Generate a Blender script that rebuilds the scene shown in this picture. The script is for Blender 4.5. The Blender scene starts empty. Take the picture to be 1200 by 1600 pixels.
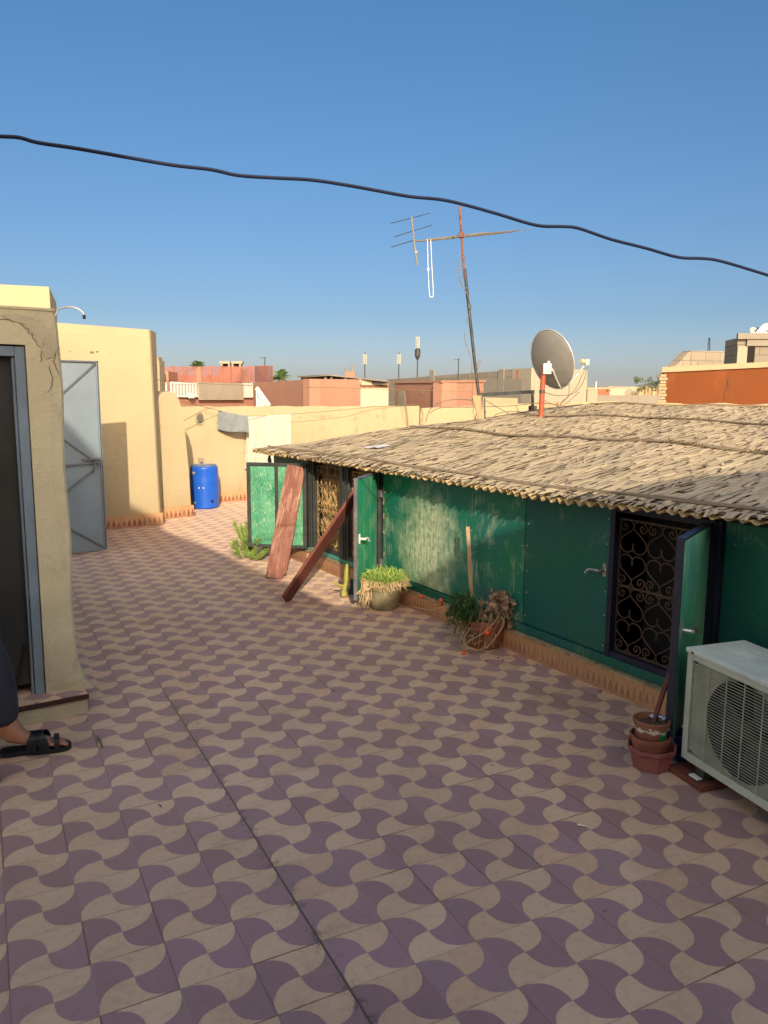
import bpy, bmesh, math, random
from mathutils import Vector, Matrix, Quaternion
R = math.radians
random.seed(7)
S = bpy.context.scene
COL = S.collection
# ------------------------------------------------------------------ camera
PITCH, ROLL, CH = 0.1475, 0.0059, 1.5509
cam_d = bpy.data.cameras.new('camera'); cam = bpy.data.objects.new('camera', cam_d); COL.objects.link(cam)
cam_d.sensor_fit = 'VERTICAL'; cam_d.sensor_height = 36.0; cam_d.lens = 1214.98/1600*36
cam_d.clip_start = 0.05; cam_d.clip_end = 6000
FW = Vector((0, math.cos(PITCH), -math.sin(PITCH))); RT0 = Vector((1, 0, 0)); UP0 = Vector((0, math.sin(PITCH), math.cos(PITCH)))
RT = math.cos(ROLL)*RT0+math.sin(ROLL)*UP0; UP = -math.sin(ROLL)*RT0+math.cos(ROLL)*UP0
cam.matrix_world = Matrix(((RT.x, UP.x, -FW.x, 0), (RT.y, UP.y, -FW.y, 0), (RT.z, UP.z, -FW.z, CH), (0, 0, 0, 1)))
S.camera = cam
S.render.resolution_x = 768; S.render.resolution_y = 1024
# ------------------------------------------------------------------ world, sun, exposure
SUN_EL, SUN_AZ = R(24), R(-9)            # light travels towards +Y and a little to -X
TO_SUN = Vector((-math.sin(SUN_AZ)*math.cos(SUN_EL), -math.cos(SUN_AZ)*math.cos(SUN_EL), math.sin(SUN_EL)))
W = bpy.data.worlds.new('World'); S.world = W; W.use_nodes = True
wt = W.node_tree; wt.nodes.clear()
sky = wt.nodes.new('ShaderNodeTexSky'); sky.sky_type = 'NISHITA'; sky.sun_disc = False
sky.sun_elevation = SUN_EL; sky.sun_rotation = math.atan2(TO_SUN.x, TO_SUN.y)
sky.air_density = 1.0; sky.dust_density = 1.6; sky.ozone_density = 2.2; sky.altitude = 400
bg = wt.nodes.new('ShaderNodeBackground'); bg.inputs[1].default_value = 0.12
wo = wt.nodes.new('ShaderNodeOutputWorld')
# sky behind the viewer made brighter and warmer as added fill; opposite side blue
tcw = wt.nodes.new('ShaderNodeTexCoord'); spw = wt.nodes.new('ShaderNodeSeparateXYZ'); wt.links.new(tcw.outputs['Generated'], spw.inputs[0])
elv = wt.nodes.new('ShaderNodeValToRGB'); wt.links.new(spw.outputs[2], elv.inputs[0]); ee = elv.color_ramp.elements
ee[0].position = 0.0; ee[0].color = (.95, .88, .95, 1); ee[1].position = .45; ee[1].color = (.42, .68, .80, 1); e3 = ee.new(.025); e3.color = (.60, .58, .69, 1); e4 = ee.new(.10); e4.color = (.43, .50, .60, 1)
mrw = wt.nodes.new('ShaderNodeMapRange'); mrw.interpolation_type = 'SMOOTHSTEP'; wt.links.new(spw.outputs[1], mrw.inputs[0])
mrw.inputs[1].default_value = .60; mrw.inputs[2].default_value = -.25
mxw = wt.nodes.new('ShaderNodeMix'); mxw.data_type = 'RGBA'; wt.links.new(mrw.outputs[0], mxw.inputs[0]); wt.links.new(elv.outputs[0], mxw.inputs[6]); mxw.inputs[7].default_value = (3.7, 2.75, 1.9, 1)
mlw = wt.nodes.new('ShaderNodeMix'); mlw.data_type = 'RGBA'; mlw.blend_type = 'MULTIPLY'; mlw.inputs[0].default_value = 1.0
wt.links.new(sky.outputs[0], mlw.inputs[6]); wt.links.new(mxw.outputs[2], mlw.inputs[7])
wt.links.new(mlw.outputs[2], bg.inputs[0]); wt.links.new(bg.outputs[0], wo.inputs[0])
sd = bpy.data.lights.new('sun', 'SUN'); sd.energy = 4.5; sd.angle = R(0.53); sd.color = (1.0, 0.85, 0.65)
sun = bpy.data.objects.new('sun', sd); COL.objects.link(sun)
sun.rotation_euler = TO_SUN.to_track_quat('Z', 'Y').to_euler()
S.view_settings.view_transform = 'Standard'; S.view_settings.look = 'None'
S.view_settings.exposure = 0.45; S.view_settings.gamma = 1.0; S.view_settings.use_curve_mapping = False
S.cycles.max_bounces = 6

# ------------------------------------------------------------------ picking helpers (photo pixel -> point at a real distance)
def ray(x, y): return FW+RT*((x-600)/1214.98)-UP*((y-800)/1214.98)
def at(x, y, Y):
    d = ray(x, y); return Vector((0, 0, CH))+d*(Y/d.y)
def atz(x, y, z=0.0):
    d = ray(x, y); return Vector((0, 0, CH))+d*((z-CH)/d.z)
# ------------------------------------------------------------------ node helper
class NT:
    def __init__(s, name):
        s.m = bpy.data.materials.new(name); s.m.use_nodes = True; s.t = s.m.node_tree; s.t.nodes.clear()
        s.out = s.t.nodes.new('ShaderNodeOutputMaterial'); s.b = s.t.nodes.new('ShaderNodeBsdfPrincipled')
        s.t.links.new(s.b.outputs[0], s.out.inputs[0]); s.tc = s.t.nodes.new('ShaderNodeTexCoord')
    def set(s, sock, v):
        if v is None: return
        if hasattr(v, 'links') or isinstance(v, bpy.types.NodeSocket): s.t.links.new(v, sock)
        elif isinstance(v, (tuple, list)) and len(v) == 3 and len(sock.default_value) == 4: sock.default_value = (*v, 1)
        else: sock.default_value = v
    def math(s, op, a, b=None, c=None, clamp=False):
        n = s.t.nodes.new('ShaderNodeMath'); n.operation = op; n.use_clamp = clamp
        s.set(n.inputs[0], a); s.set(n.inputs[1], b)
        if c is not None: s.set(n.inputs[2], c)
        return n.outputs[0]
    def sep(s, v):
        n = s.t.nodes.new('ShaderNodeSeparateXYZ'); s.set(n.inputs[0], v); return n.outputs
    def comb(s, x, y, z=0.0):
        n = s.t.nodes.new('ShaderNodeCombineXYZ')
        for i, v in enumerate((x, y, z)): s.set(n.inputs[i], v)
        return n.outputs[0]
    def mapping(s, v, loc=(0, 0, 0), rot=(0, 0, 0), scale=(1, 1, 1)):
        n = s.t.nodes.new('ShaderNodeMapping'); s.set(n.inputs[0], v)
        n.inputs[1].default_value = loc; n.inputs[2].default_value = rot; n.inputs[3].default_value = scale; return n.outputs[0]
    def noise(s, v, scale=5, detail=4, rough=0.55, dist=0.0):
        n = s.t.nodes.new('ShaderNodeTexNoise'); s.set(n.inputs['Vector'], v)
        n.inputs['Scale'].default_value = scale; n.inputs['Detail'].default_value = detail
        n.inputs['Roughness'].default_value = rough; n.inputs['Distortion'].default_value = dist
        return n.outputs[0]
    def white(s, v, dim='2D'):
        n = s.t.nodes.new('ShaderNodeTexWhiteNoise'); n.noise_dimensions = dim; s.set(n.inputs[0], v); return n.outputs[0], n.outputs[1]
    def vor(s, v, scale=5, feature='F1'):
        n = s.t.nodes.new('ShaderNodeTexVoronoi'); n.feature = feature; s.set(n.inputs['Vector'], v); n.inputs['Scale'].default_value = scale
        return n.outputs[0]
    def ramp(s, f, stops):
        n = s.t.nodes.new('ShaderNodeValToRGB'); s.set(n.inputs[0], f); e = n.color_ramp.elements
        while len(e) < len(stops): e.new(0.5)
        for el, (p, c) in zip(e, stops):
            el.position = p; el.color = (c, c, c, 1) if isinstance(c, (int, float)) else (*c, 1)
        return n.outputs[0]
    def step(s, f, lo, hi):
        n = s.t.nodes.new('ShaderNodeMapRange'); s.set(n.inputs[0], f); n.inputs[1].default_value = lo; n.inputs[2].default_value = hi
        n.clamp = True; return n.outputs[0]
    def mix(s, f, a, b, mode='MIX'):
        n = s.t.nodes.new('ShaderNodeMix'); n.data_type = 'RGBA'; n.blend_type = mode
        s.set(n.inputs[0], f); s.set(n.inputs[6], a); s.set(n.inputs[7], b); return n.outputs[2]
    def bump(s, h, strength=0.3, dist=0.01):
        n = s.t.nodes.new('ShaderNodeBump'); n.inputs['Strength'].default_value = strength; n.inputs['Distance'].default_value = dist
        s.set(n.inputs['Height'], h); s.t.links.new(n.outputs[0], s.b.inputs['Normal'])
    def island(s):
        n = s.t.nodes.new('ShaderNodeNewGeometry'); return n.outputs['Random Per Island']
    def fin(s, col, rough=0.8, metal=0.0, spec=0.5):
        s.set(s.b.inputs['Base Color'], col); s.set(s.b.inputs['Roughness'], rough); s.set(s.b.inputs['Metallic'], metal)
        s.b.inputs['Specular IOR Level'].default_value = spec; return s.m

def plain(name, c, rough=0.6, metal=0.0, var=0.18, scale=9, bump=0.15, bscale=60, spec=0.4, c2=None):
    n = NT(name); o = n.tc.outputs['Object']
    c2 = c2 or tuple(v*(1-var*1.6) for v in c)
    hi = tuple(min(1, v*(1+var*0.4)) for v in c)
    f = n.noise(o, scale, 5, 0.6); col = n.mix(n.step(f, 0.3, 0.7), c2, hi)
    if bump: n.bump(n.noise(o, bscale, 4, 0.6), bump, 0.004)
    return n.fin(col, n.math('ADD', n.math('MULTIPLY', f, 0.2), rough-0.1), metal, spec)
def plaster(name, c, stain=(0.35, 0.25, 0.13), amount=0.25, lines=True, bump=0.35, scale=1.6, streak=0.3):
    n = NT(name); o = n.tc.outputs['Object']
    f = n.noise(o, scale, 6, 0.6); col = n.mix(n.step(f, 0.25, 0.75), tuple(v*0.86 for v in c), c)
    m = n.noise(n.mapping(o, scale=(1, 1, 0.35)), scale*3.1, 8, 0.7, 0.4)
    col = n.mix(n.math('MULTIPLY', n.step(m, 0.58, 0.75), amount), col, stain)
    fine = n.noise(o, 55, 5, 0.65)
    col = n.mix(n.math('MULTIPLY', n.step(fine, 0.55, 0.8), 0.22), col, tuple(v*0.6 for v in c))
    st = n.noise(n.mapping(o, scale=(9, 9, 0.5)), 1.5, 4, 0.6)
    col = n.mix(n.math('MULTIPLY', n.step(st, 0.56, 0.8), streak), col, stain)
    zb = n.sep(o)[2]; base = n.math('MULTIPLY', n.step(n.math('ADD', zb, n.math('MULTIPLY', n.noise(o, 4, 5, .7), .45)), .62, .25), .35)
    col = n.mix(base, col, tuple(v*.5 for v in stain))
    vt = n.t.nodes.new('ShaderNodeTexVoronoi'); vt.feature = 'DISTANCE_TO_EDGE'; vt.inputs['Scale'].default_value = 1.1
    wv = n.t.nodes.new('ShaderNodeTexNoise'); wv.inputs['Scale'].default_value = 5; n.set(wv.inputs['Vector'], o); wm = n.t.nodes.new('ShaderNodeVectorMath'); wm.operation = 'MULTIPLY_ADD'
    n.set(wm.inputs[0], wv.outputs[1]); wm.inputs[1].default_value = (.35, .35, .35); n.set(wm.inputs[2], o); n.set(vt.inputs['Vector'], wm.outputs[0])
    hair = n.math('MULTIPLY', n.math('LESS_THAN', vt.outputs[0], .004), n.step(n.noise(o, 1.9, 2), .48, .60)); col = n.mix(n.math('MULTIPLY', hair, .55), col, tuple(v*.6 for v in stain))
    h = n.math('ADD', n.math('MULTIPLY', n.noise(o, 14, 6, 0.6), 1.0), n.math('MULTIPLY', fine, 0.45))
    if lines:
        z = n.sep(o)[2]; w = n.math('ADD', z, n.math('MULTIPLY', n.noise(o, 1.2, 2), 0.05))
        fr = n.math('FRACT', n.math('DIVIDE', w, 0.37)); ln = n.math('LESS_THAN', fr, 0.018)
        col = n.mix(n.math('MULTIPLY', n.math('MULTIPLY', ln, n.step(n.noise(o, 1.7, 3), .4, .65)), 0.30), col, tuple(v*0.45 for v in c))
    n.bump(h, bump, 0.012)
    return n.fin(col, 0.9, 0, 0.2)

# ------------------------------------------------------------------ mesh helper
class MB:
    def __init__(s): s.bm = bmesh.new()
    def box(s, lo, hi, M=None, bev=0.0):
        lo, hi = Vector(lo), Vector(hi)
        r = bmesh.ops.create_cube(s.bm, size=1.0)['verts']
        sc = hi-lo; c = (hi+lo)/2
        for v in r: v.co = Vector((v.co.x*sc.x, v.co.y*sc.y, v.co.z*sc.z))+c
        if bev > 0:
            es = list({e for v in r for e in v.link_edges})
            rb = bmesh.ops.bevel(s.bm, geom=es, offset=bev, segments=2, affect='EDGES', profile=0.7)
            r = list({v for f in rb['faces'] for v in f.verts} | {v for v in r if v.is_valid})
        if M is not None:
            for v in r: v.co = M @ v.co
        return s
    def bar(s, a, b, w, h, up=(0, 0, 1), bev=0.0):
        a, b = Vector(a), Vector(b); d = b-a; L = d.length; d.normalize()
        u = Vector(up); x = d.cross(u)
        if x.length < 1e-4: x = d.cross(Vector((0, 1, 0)))
        x.normalize(); u = x.cross(d).normalized()
        M = Matrix(((x.x, d.x, u.x, a.x), (x.y, d.y, u.y, a.y), (x.z, d.z, u.z, a.z), (0, 0, 0, 1)))
        return s.box((-w/2, 0, -h/2), (w/2, L, h/2), M, bev)
    def prism(s, pts, n, depth):
        """pts: 3D polygon, extruded by vector n*depth"""
        n = Vector(n)*depth
        a = [s.bm.verts.new(Vector(p)) for p in pts]; b = [s.bm.verts.new(Vector(p)+n) for p in pts]
        s.bm.faces.new(a); s.bm.faces.new(b[::-1])
        for i in range(len(a)):
            j = (i+1) % len(a); s.bm.faces.new((a[j], a[i], b[i], b[j]))
        return s
    def tube(s, pts, r, seg=8, closed=False, cap=True):
        pts = [Vector(p) for p in pts]; n = len(pts)
        rs = r if isinstance(r, (list, tuple)) else [r]*n
        rings = []; prev = None
        for i, p in enumerate(pts):
            if closed: t = pts[(i+1) % n]-pts[i-1]
            else: t = pts[min(i+1, n-1)]-pts[max(i-1, 0)]
            if t.length < 1e-9: t = Vector((0, 0, 1))
            t.normalize()
            if prev is None:
                x = t.cross(Vector((0, 0, 1)))
                if x.length < 0.05: x = t.cross(Vector((0, 1, 0)))
            else: x = prev-t*prev.dot(t)
            x.normalize(); prev = x; y = t.cross(x)
            rings.append([s.bm.verts.new(p+(x*math.cos(2*math.pi*k/seg)+y*math.sin(2*math.pi*k/seg))*rs[i]) for k in range(seg)])
        m = n if closed else n-1
        for i in range(m):
            A, B = rings[i], rings[(i+1) % n]
            for k in range(seg): s.bm.faces.new((A[k], A[(k+1) % seg], B[(k+1) % seg], B[k]))
        if cap and not closed: s.bm.faces.new(rings[0][::-1]); s.bm.faces.new(rings[-1])
        return s
    def lathe(s, prof, seg=24, M=None, c=(0, 0, 0), wob=None):
        rings = []; c = Vector(c)
        for (r, z) in prof:
            ring = []
            for k in range(seg):
                a = 2*math.pi*k/seg; rr = r if wob is None else wob(r, a, z)
                v = Vector((rr*math.cos(a), rr*math.sin(a), z))
                ring.append(s.bm.verts.new((M @ v if M is not None else v)+c))
            rings.append(ring)
        for A, B in zip(rings, rings[1:]):
            for k in range(seg): s.bm.faces.new((A[k], A[(k+1) % seg], B[(k+1) % seg], B[k]))
        for rg, rev in ((rings[0], True), (rings[-1], False)):
            s.bm.faces.new(rg[::-1] if rev else rg)
        return s
    def quad(s, *p):
        s.bm.faces.new([s.bm.verts.new(Vector(q)) for q in p]); return s
    def strip(s, pts, w, side, w2=None):
        """ribbon along pts, half width w tapering, side = width direction"""
        side = Vector(side).normalized(); n = len(pts); L = []; Rr = []
        for i, p in enumerate(pts):
            ww = w if w2 is None else w+(w2-w)*i/(n-1)
            L.append(s.bm.verts.new(Vector(p)-side*ww)); Rr.append(s.bm.verts.new(Vector(p)+side*ww))
        for i in range(n-1): s.bm.faces.new((L[i], Rr[i], Rr[i+1], L[i+1]))
        return s
    def grid(s, nx, ny, fn):
        vs = [[s.bm.verts.new(Vector(fn(i/nx, j/ny))) for i in range(nx+1)] for j in range(ny+1)]
        for j in range(ny):
            for i in range(nx): s.bm.faces.new((vs[j][i], vs[j][i+1], vs[j+1][i+1], vs[j+1][i]))
        return s
    def jitter(s, a):
        for v in s.bm.verts: v.co += Vector((random.uniform(-a, a), random.uniform(-a, a), random.uniform(-a, a)))
        return s
    def build(s, name, mat, parent=None, smooth=False, loc=None, rz=0, recalc=True, solid=0):
        if recalc: bmesh.ops.recalc_face_normals(s.bm, faces=s.bm.faces)
        me = bpy.data.meshes.new(name); s.bm.to_mesh(me); s.bm.free()
        if smooth:
            me.polygons.foreach_set('use_smooth', [True]*len(me.polygons))
            try: me.set_sharp_from_angle(angle=R(40))
            except Exception: pass
        me.materials.append(mat)
        o = bpy.data.objects.new(name, me); COL.objects.link(o)
        if parent: o.parent = parent
        if loc is not None: o.location = loc
        o.rotation_euler.z = rz
        if solid:
            m = o.modifiers.new('solid', 'SOLIDIFY'); m.thickness = solid
        return o
def tag(o, label=None, cat=None, group=None, kind=None):
    if label: o['label'] = label
    if cat: o['category'] = cat
    if group: o['group'] = group
    if kind: o['kind'] = kind
    return o
def thing(name, label, cat, loc=(0, 0, 0), rz=0.0, group=None):
    o = bpy.data.objects.new(name, None); COL.objects.link(o); o.location = loc; o.rotation_euler.z = rz
    return tag(o, label, cat, group)
def cr(pts, k=6, closed=False):
    """catmull-rom through pts"""
    P = [Vector(p) for p in pts]; out = []
    n = len(P)
    for i in range(n-1):
        p0, p1, p2, p3 = P[max(i-1, 0)], P[i], P[i+1], P[min(i+2, n-1)]
        for j in range(k):
            t = j/k
            out.append(0.5*((2*p1)+(-p0+p2)*t+(2*p0-5*p1+4*p2-p3)*t*t+(-p0+3*p1-3*p2+p3)*t**3))
    out.append(P[-1]); return out
def copy_tree(o, parent=None):
    c = o.copy(); COL.objects.link(c); c.parent = parent
    for ch in [x for x in bpy.data.objects if x.parent == o and x is not c]: copy_tree(ch, c)
    return c
#MATS
# ================================================================== materials
def floor_mat(name, yaw, x0, y0, T=0.2, dirty=1.0):
    n = NT(name); o = n.tc.outputs['Object']
    m = n.mapping(n.mapping(o, loc=(-x0, -y0, 0)), rot=(0, 0, -yaw), scale=(1, 1, 1))
    x, y, _ = n.sep(m)
    U = n.math('DIVIDE', x, T); V = n.math('DIVIDE', n.math('MULTIPLY', y, -1.0), T)
    wob = n.noise(o, 30, 2); wob = n.math('MULTIPLY', n.math('SUBTRACT', wob, 0.5), 0.02)
    iu, iv = n.math('FLOOR', U), n.math('FLOOR', V)
    u, v = n.math('SUBTRACT', U, iu), n.math('SUBTRACT', V, iv)
    def disk(cx, cy):
        a = n.math('SUBTRACT', u, cx); b = n.math('SUBTRACT', v, cy)
        r = n.math('POWER', n.math('ADD', n.math('POWER', n.math('ABSOLUTE', a), 2.45), n.math('POWER', n.math('ABSOLUTE', b), 2.45)), 1/2.45)
        return n.step(n.math('ADD', r, wob), 0.506, 0.494)
    right = n.math('GREATER_THAN', u, 0.5); low = n.math('GREATER_THAN', v, 0.5)
    nr = n.math('SUBTRACT', 1.0, right); nl = n.math('SUBTRACT', 1.0, low)
    tl = n.math('MULTIPLY', n.math('MULTIPLY', nr, nl), disk(0, .5))
    bl = n.math('MULTIPLY', n.math('MULTIPLY', nr, low), n.math('SUBTRACT', 1.0, disk(.5, 1)))
    br = n.math('MULTIPLY', n.math('MULTIPLY', right, low), disk(1, .5))
    tr = n.math('MULTIPLY', n.math('MULTIPLY', right, nl), n.math('SUBTRACT', 1.0, disk(.5, 0)))
    pur = n.math('ADD', n.math('ADD', tl, bl), n.math('ADD', br, tr), clamp=True)
    rnd, rc = n.white(n.comb(iu, iv)); rnd2, _ = n.white(n.comb(n.math('ADD', iu, 91.3), iv))
    flip = n.math('GREATER_THAN', rnd2, 0.994)
    pur = n.math('ABSOLUTE', n.math('SUBTRACT', pur, flip))
    fine = n.noise(o, 38, 6, 0.7); big = n.noise(o, 1.1, 5, 0.6); med = n.noise(o, 7, 6, 0.65, 0.5)
    beige = n.mix(rnd, (0.59, 0.370, 0.240), (0.57, 0.385, 0.26)); beige = n.mix(n.step(rnd2, 0.86, 1.0), beige, (0.55, 0.33, 0.21))
    purple = n.mix(rnd2, (0.250, 0.125, 0.150), (0.28, 0.155, 0.188))
    col = n.mix(pur, beige, purple)
    br_ = n.math('ADD', n.math('MULTIPLY', rnd, 0.16), 0.90)
    col = n.mix(1.0, col, n.comb(br_, br_, br_), 'MULTIPLY')
    col = n.mix(n.math('MULTIPLY', n.step(fine, 0.5, 0.8), 0.35), col, (0.10, 0.065, 0.05))
    col = n.mix(n.math('MULTIPLY', n.step(big, 0.42, 0.72), 0.36), col, (0.16, 0.10, 0.07))
    gr2 = n.noise(o, 3.3, 6, 0.7, 0.8); col = n.mix(n.math('MULTIPLY', n.step(gr2, 0.55, 0.72), 0.32), col, (0.15, 0.085, 0.06))
    ch = n.noise(o, 62, 3, 0.6); col = n.mix(n.math('MULTIPLY', n.step(ch, 0.70, 0.73), 0.55), col, (0.10, 0.045, 0.035))
    col = n.mix(n.math('MULTIPLY', n.step(med, 0.60, 0.75), 0.30), col, (0.33, 0.25, 0.18))
    sp = n.noise(o, 120, 2, 0.5); col = n.mix(n.math('MULTIPLY', n.step(sp, 0.74, 0.78), 0.5), col, (0.06, 0.03, 0.03))
    # scratches
    sc = n.noise(n.mapping(o, rot=(0, 0, 0.7), scale=(60, 2.2, 1)), 1.4, 3, 0.6)
    col = n.mix(n.math('MULTIPLY', n.step(sc, 0.72, 0.78), 0.25), col, (0.5, 0.4, 0.33))
    # paint spots
    vd = n.vor(o, 3.1); sz = n.math('MULTIPLY', n.noise(o, 2.5, 2), 0.035)
    col = n.mix(n.math('MULTIPLY', n.math('LESS_THAN', vd, n.math('SUBTRACT', sz, 0.006)), 0.8), col, (0.7, 0.66, 0.6))
    # joints
    def joint(f, idx, seed, other):
        d = n.math('MINIMUM', f, n.math('SUBTRACT', 1.0, f))
        rl, _ = n.white(n.comb(n.math('ADD', idx, seed), n.math('MULTIPLY', n.math('FLOOR', other), 0.37)))
        w = n.math('ADD', n.math('MULTIPLY', rl, 0.009), n.math('MULTIPLY', n.step(n.noise(o, 22, 4, 0.7), 0.5, 0.75), 0.010))
        w = n.math('ADD', w, 0.0045)
        return n.math('MULTIPLY', n.math('LESS_THAN', d, w), n.math('ADD', n.math('MULTIPLY', rl, 0.6), 0.3)), d
    j1, d1 = joint(u, n.math('ROUND', U), 3.1, V); j2, d2 = joint(v, n.math('ROUND', V), 17.7, U)
    light, _ = n.white(n.comb(n.math('ADD', n.math('ROUND', U), 7.0), iv))
    jc = n.mix(n.math('MULTIPLY', n.math('GREATER_THAN', light, 0.72), 0.7), (0.05, 0.025, 0.02), (0.34, 0.26, 0.22))
    jt = n.math('MAXIMUM', j1, j2)
    col = n.mix(jt, col, jc)
    # the one wide dirty joint that runs the length of the terrace
    au = n.math('ABSOLUTE', n.math('ADD', U, n.math('MULTIPLY', n.math('SUBTRACT', n.noise(o, 9, 3), 0.5), 0.02)))
    wide = n.math('LESS_THAN', au, 0.018)
    smear = n.math('MULTIPLY', n.step(au, 0.20, 0.0), n.step(n.noise(o, 24, 6, 0.75), 0.50, 0.60))
    near = n.step(V, -11.5, -10.5)
    col = n.mix(n.math('MULTIPLY', smear, n.math('MULTIPLY', near, 0.9)), col, (0.055, 0.022, 0.03))
    col = n.mix(n.math('MULTIPLY', wide, n.math('MULTIPLY', near, 0.95)), col, (0.035, 0.018, 0.02))
    h = n.math('SUBTRACT', n.math('MULTIPLY', n.noise(o, 5, 4), 0.25), n.math('MAXIMUM', jt, wide))
    n.bump(h, 0.35, 0.0015)
    n.b.inputs['Sheen Weight'].default_value = 0.35; n.b.inputs['Sheen Roughness'].default_value = 0.6; n.b.inputs['Sheen Tint'].default_value = (1.0, .78, .55, 1)
    return n.fin(col, n.math('ADD', 0.46, n.math('MULTIPLY', med, 0.25)), 0, 0.38)
def skirt_mat(name, H, T=0.2, per=5, base=(0.55, 0.27, 0.11), dark=(0.20, 0.075, 0.045), hfrac=0.62, amt=0.85):
    n = NT(name); o = n.tc.outputs['Object']; x, y, z = n.sep(o)
    p = n.math('FRACT', n.math('DIVIDE', x, T/per)); d = n.math('MULTIPLY', n.math('ABSOLUTE', n.math('SUBTRACT', p, 0.5)), 2.0)
    h = n.math('DIVIDE', z, H)
    prof = n.ramp(h, [(0.0, 0.0), (0.13, 0.0), (0.14, 0.92), (0.20, 0.92), (0.21, 0.45), (0.27, 0.45), (0.28, 0.8), (0.42, 0.55), (0.43, 0.38), (0.50, 0.42), (hfrac+0.12, 0.0)])
    m = n.math('LESS_THAN', d, prof)
    line = n.math('MULTIPLY', n.math('GREATER_THAN', h, 0.05), n.math('LESS_THAN', h, 0.09))
    m = n.math('MAXIMUM', m, line)
    rnd, _ = n.white(n.comb(n.math('FLOOR', n.math('DIVIDE', x, T)), 1.0))
    b = n.mix(rnd, base, tuple(v*0.85 for v in base))
    f = n.noise(o, 40, 5, 0.7); b = n.mix(n.math('MULTIPLY', n.step(f, 0.5, 0.8), 0.4), b, (0.3, 0.17, 0.09))
    wear = n.step(n.noise(o, 9, 4, 0.7), 0.30, 0.55)
    col = n.mix(n.math('MULTIPLY', m, n.math('MULTIPLY', wear, amt)), b, dark)
    jj = n.math('FRACT', n.math('DIVIDE', x, T)); col = n.mix(n.math('MULTIPLY', n.math('LESS_THAN', jj, 0.02), 0.7), col, (0.12, 0.06, 0.04))
    gr = n.noise(o, 3, 4, 0.6); col = n.mix(n.math('MULTIPLY', n.step(gr, 0.5, 0.8), 0.3), col, (0.25, 0.17, 0.1))
    n.bump(f, 0.2, 0.003)
    return n.fin(col, 0.6, 0, 0.4)
def green_mat(name, worn=0.5, c=(0.008, 0.13, 0.068), pale=(0.30, 0.36, 0.22), pc=None, blue=0.3, grain=1.0):
    n = NT(name); o = n.tc.outputs['Object']
    a = n.noise(o, 2.4, 5, 0.6); col = n.mix(n.step(a, 0.3, 0.7), c, (c[0]*1.6, c[1]*0.8, c[2]*1.5))
    col = n.mix(n.math('MULTIPLY', n.step(n.noise(o, 1.3, 3), 0.5, 0.75), blue), col, (0.01, 0.10, 0.10))
    str_ = n.noise(n.mapping(o, scale=(70, 70, 5)), 1.0, 4, 0.7); blot = n.noise(o, 3.2, 6, 0.65, 0.6)
    pale_mask = n.math('MULTIPLY', n.step(blot, 0.62-0.25*worn, 0.85-0.25*worn), n.step(str_, 0.42, 0.62))
    if pc is not None:   # one large pale patch, part wear, part painted sun sheen: centre (x,z), radius
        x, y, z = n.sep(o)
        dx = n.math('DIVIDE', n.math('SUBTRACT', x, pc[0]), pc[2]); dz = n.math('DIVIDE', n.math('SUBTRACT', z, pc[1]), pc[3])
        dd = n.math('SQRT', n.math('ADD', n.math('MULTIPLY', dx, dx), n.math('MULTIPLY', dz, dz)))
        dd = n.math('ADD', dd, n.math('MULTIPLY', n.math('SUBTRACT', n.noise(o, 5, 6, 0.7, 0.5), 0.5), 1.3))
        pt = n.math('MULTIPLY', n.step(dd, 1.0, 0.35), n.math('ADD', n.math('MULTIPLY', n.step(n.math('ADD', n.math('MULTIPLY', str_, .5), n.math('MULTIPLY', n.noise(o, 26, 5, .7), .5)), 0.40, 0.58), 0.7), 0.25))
        pale_mask = n.math('MAXIMUM', pale_mask, pt)
    col = n.mix(n.math('MULTIPLY', pale_mask, 0.85), col, pale)
    fl = n.noise(o, 45, 3, 0.6); col = n.mix(n.math('MULTIPLY', n.step(fl, 0.69, 0.73), 0.7), col, (0.35, 0.3, 0.2))
    pk = n.noise(n.mapping(o, scale=(14, 14, 3)), 1.3, 5, 0.7); col = n.mix(n.math('MULTIPLY', n.step(pk, 0.62, 0.8), 0.4), col, (0.004, 0.045, 0.028))
    n.bump(n.math('ADD', n.math('MULTIPLY', str_, 0.6*grain), fl), 0.45, 0.004)
    return n.fin(col, 0.50, 0, 0.45)
def scraped_green(name):
    n = NT(name); o = n.tc.outputs['Object']
    a = n.noise(n.mapping(o, rot=(0, 0.7, 0), scale=(1, 1, 0.35)), 75, 5, 0.75, 1.5); b = n.noise(n.mapping(o, rot=(0, -0.8, 0), scale=(1, 1, 0.3)), 60, 4, 0.7, 1.2)
    big = n.noise(o, 6, 5, 0.7)
    col = n.mix(n.step(big, 0.35, 0.6), (0.012, 0.17, 0.085), (0.085, 0.30, 0.17))
    col = n.mix(n.math('MULTIPLY', n.step(n.math('MAXIMUM', a, b), 0.56, 0.66), 0.75), col, (0.42, 0.52, 0.32))
    n.bump(a, 0.3, 0.003)
    return n.fin(col, 0.6, 0, 0.35)
def wood_mat(name, c, pale, worn=0.5):
    n = NT(name); o = n.tc.outputs['Object']
    g = n.noise(n.mapping(o, scale=(30, 30, 2.0)), 1.6, 5, 0.7, 0.6); g2 = n.noise(n.mapping(o, scale=(80, 80, 4)), 1.5, 4, 0.7)
    col = n.mix(n.step(g, 0.3, 0.7), tuple(v*0.65 for v in c), c)
    z = n.sep(o)[2]; wl = n.noise(n.mapping(o, scale=(6, 6, 2.0)), 1.4, 5, 0.7, 0.4)
    col = n.mix(n.math('MULTIPLY', n.math('MULTIPLY', n.step(wl, 0.62-0.2*worn, 0.8-0.2*worn), n.step(g2, 0.4, 0.6)), 0.8), col, pale)
    n.bump(n.math('ADD', g, g2), 0.5, 0.004)
    return n.fin(col, 0.75, 0, 0.3)
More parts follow.
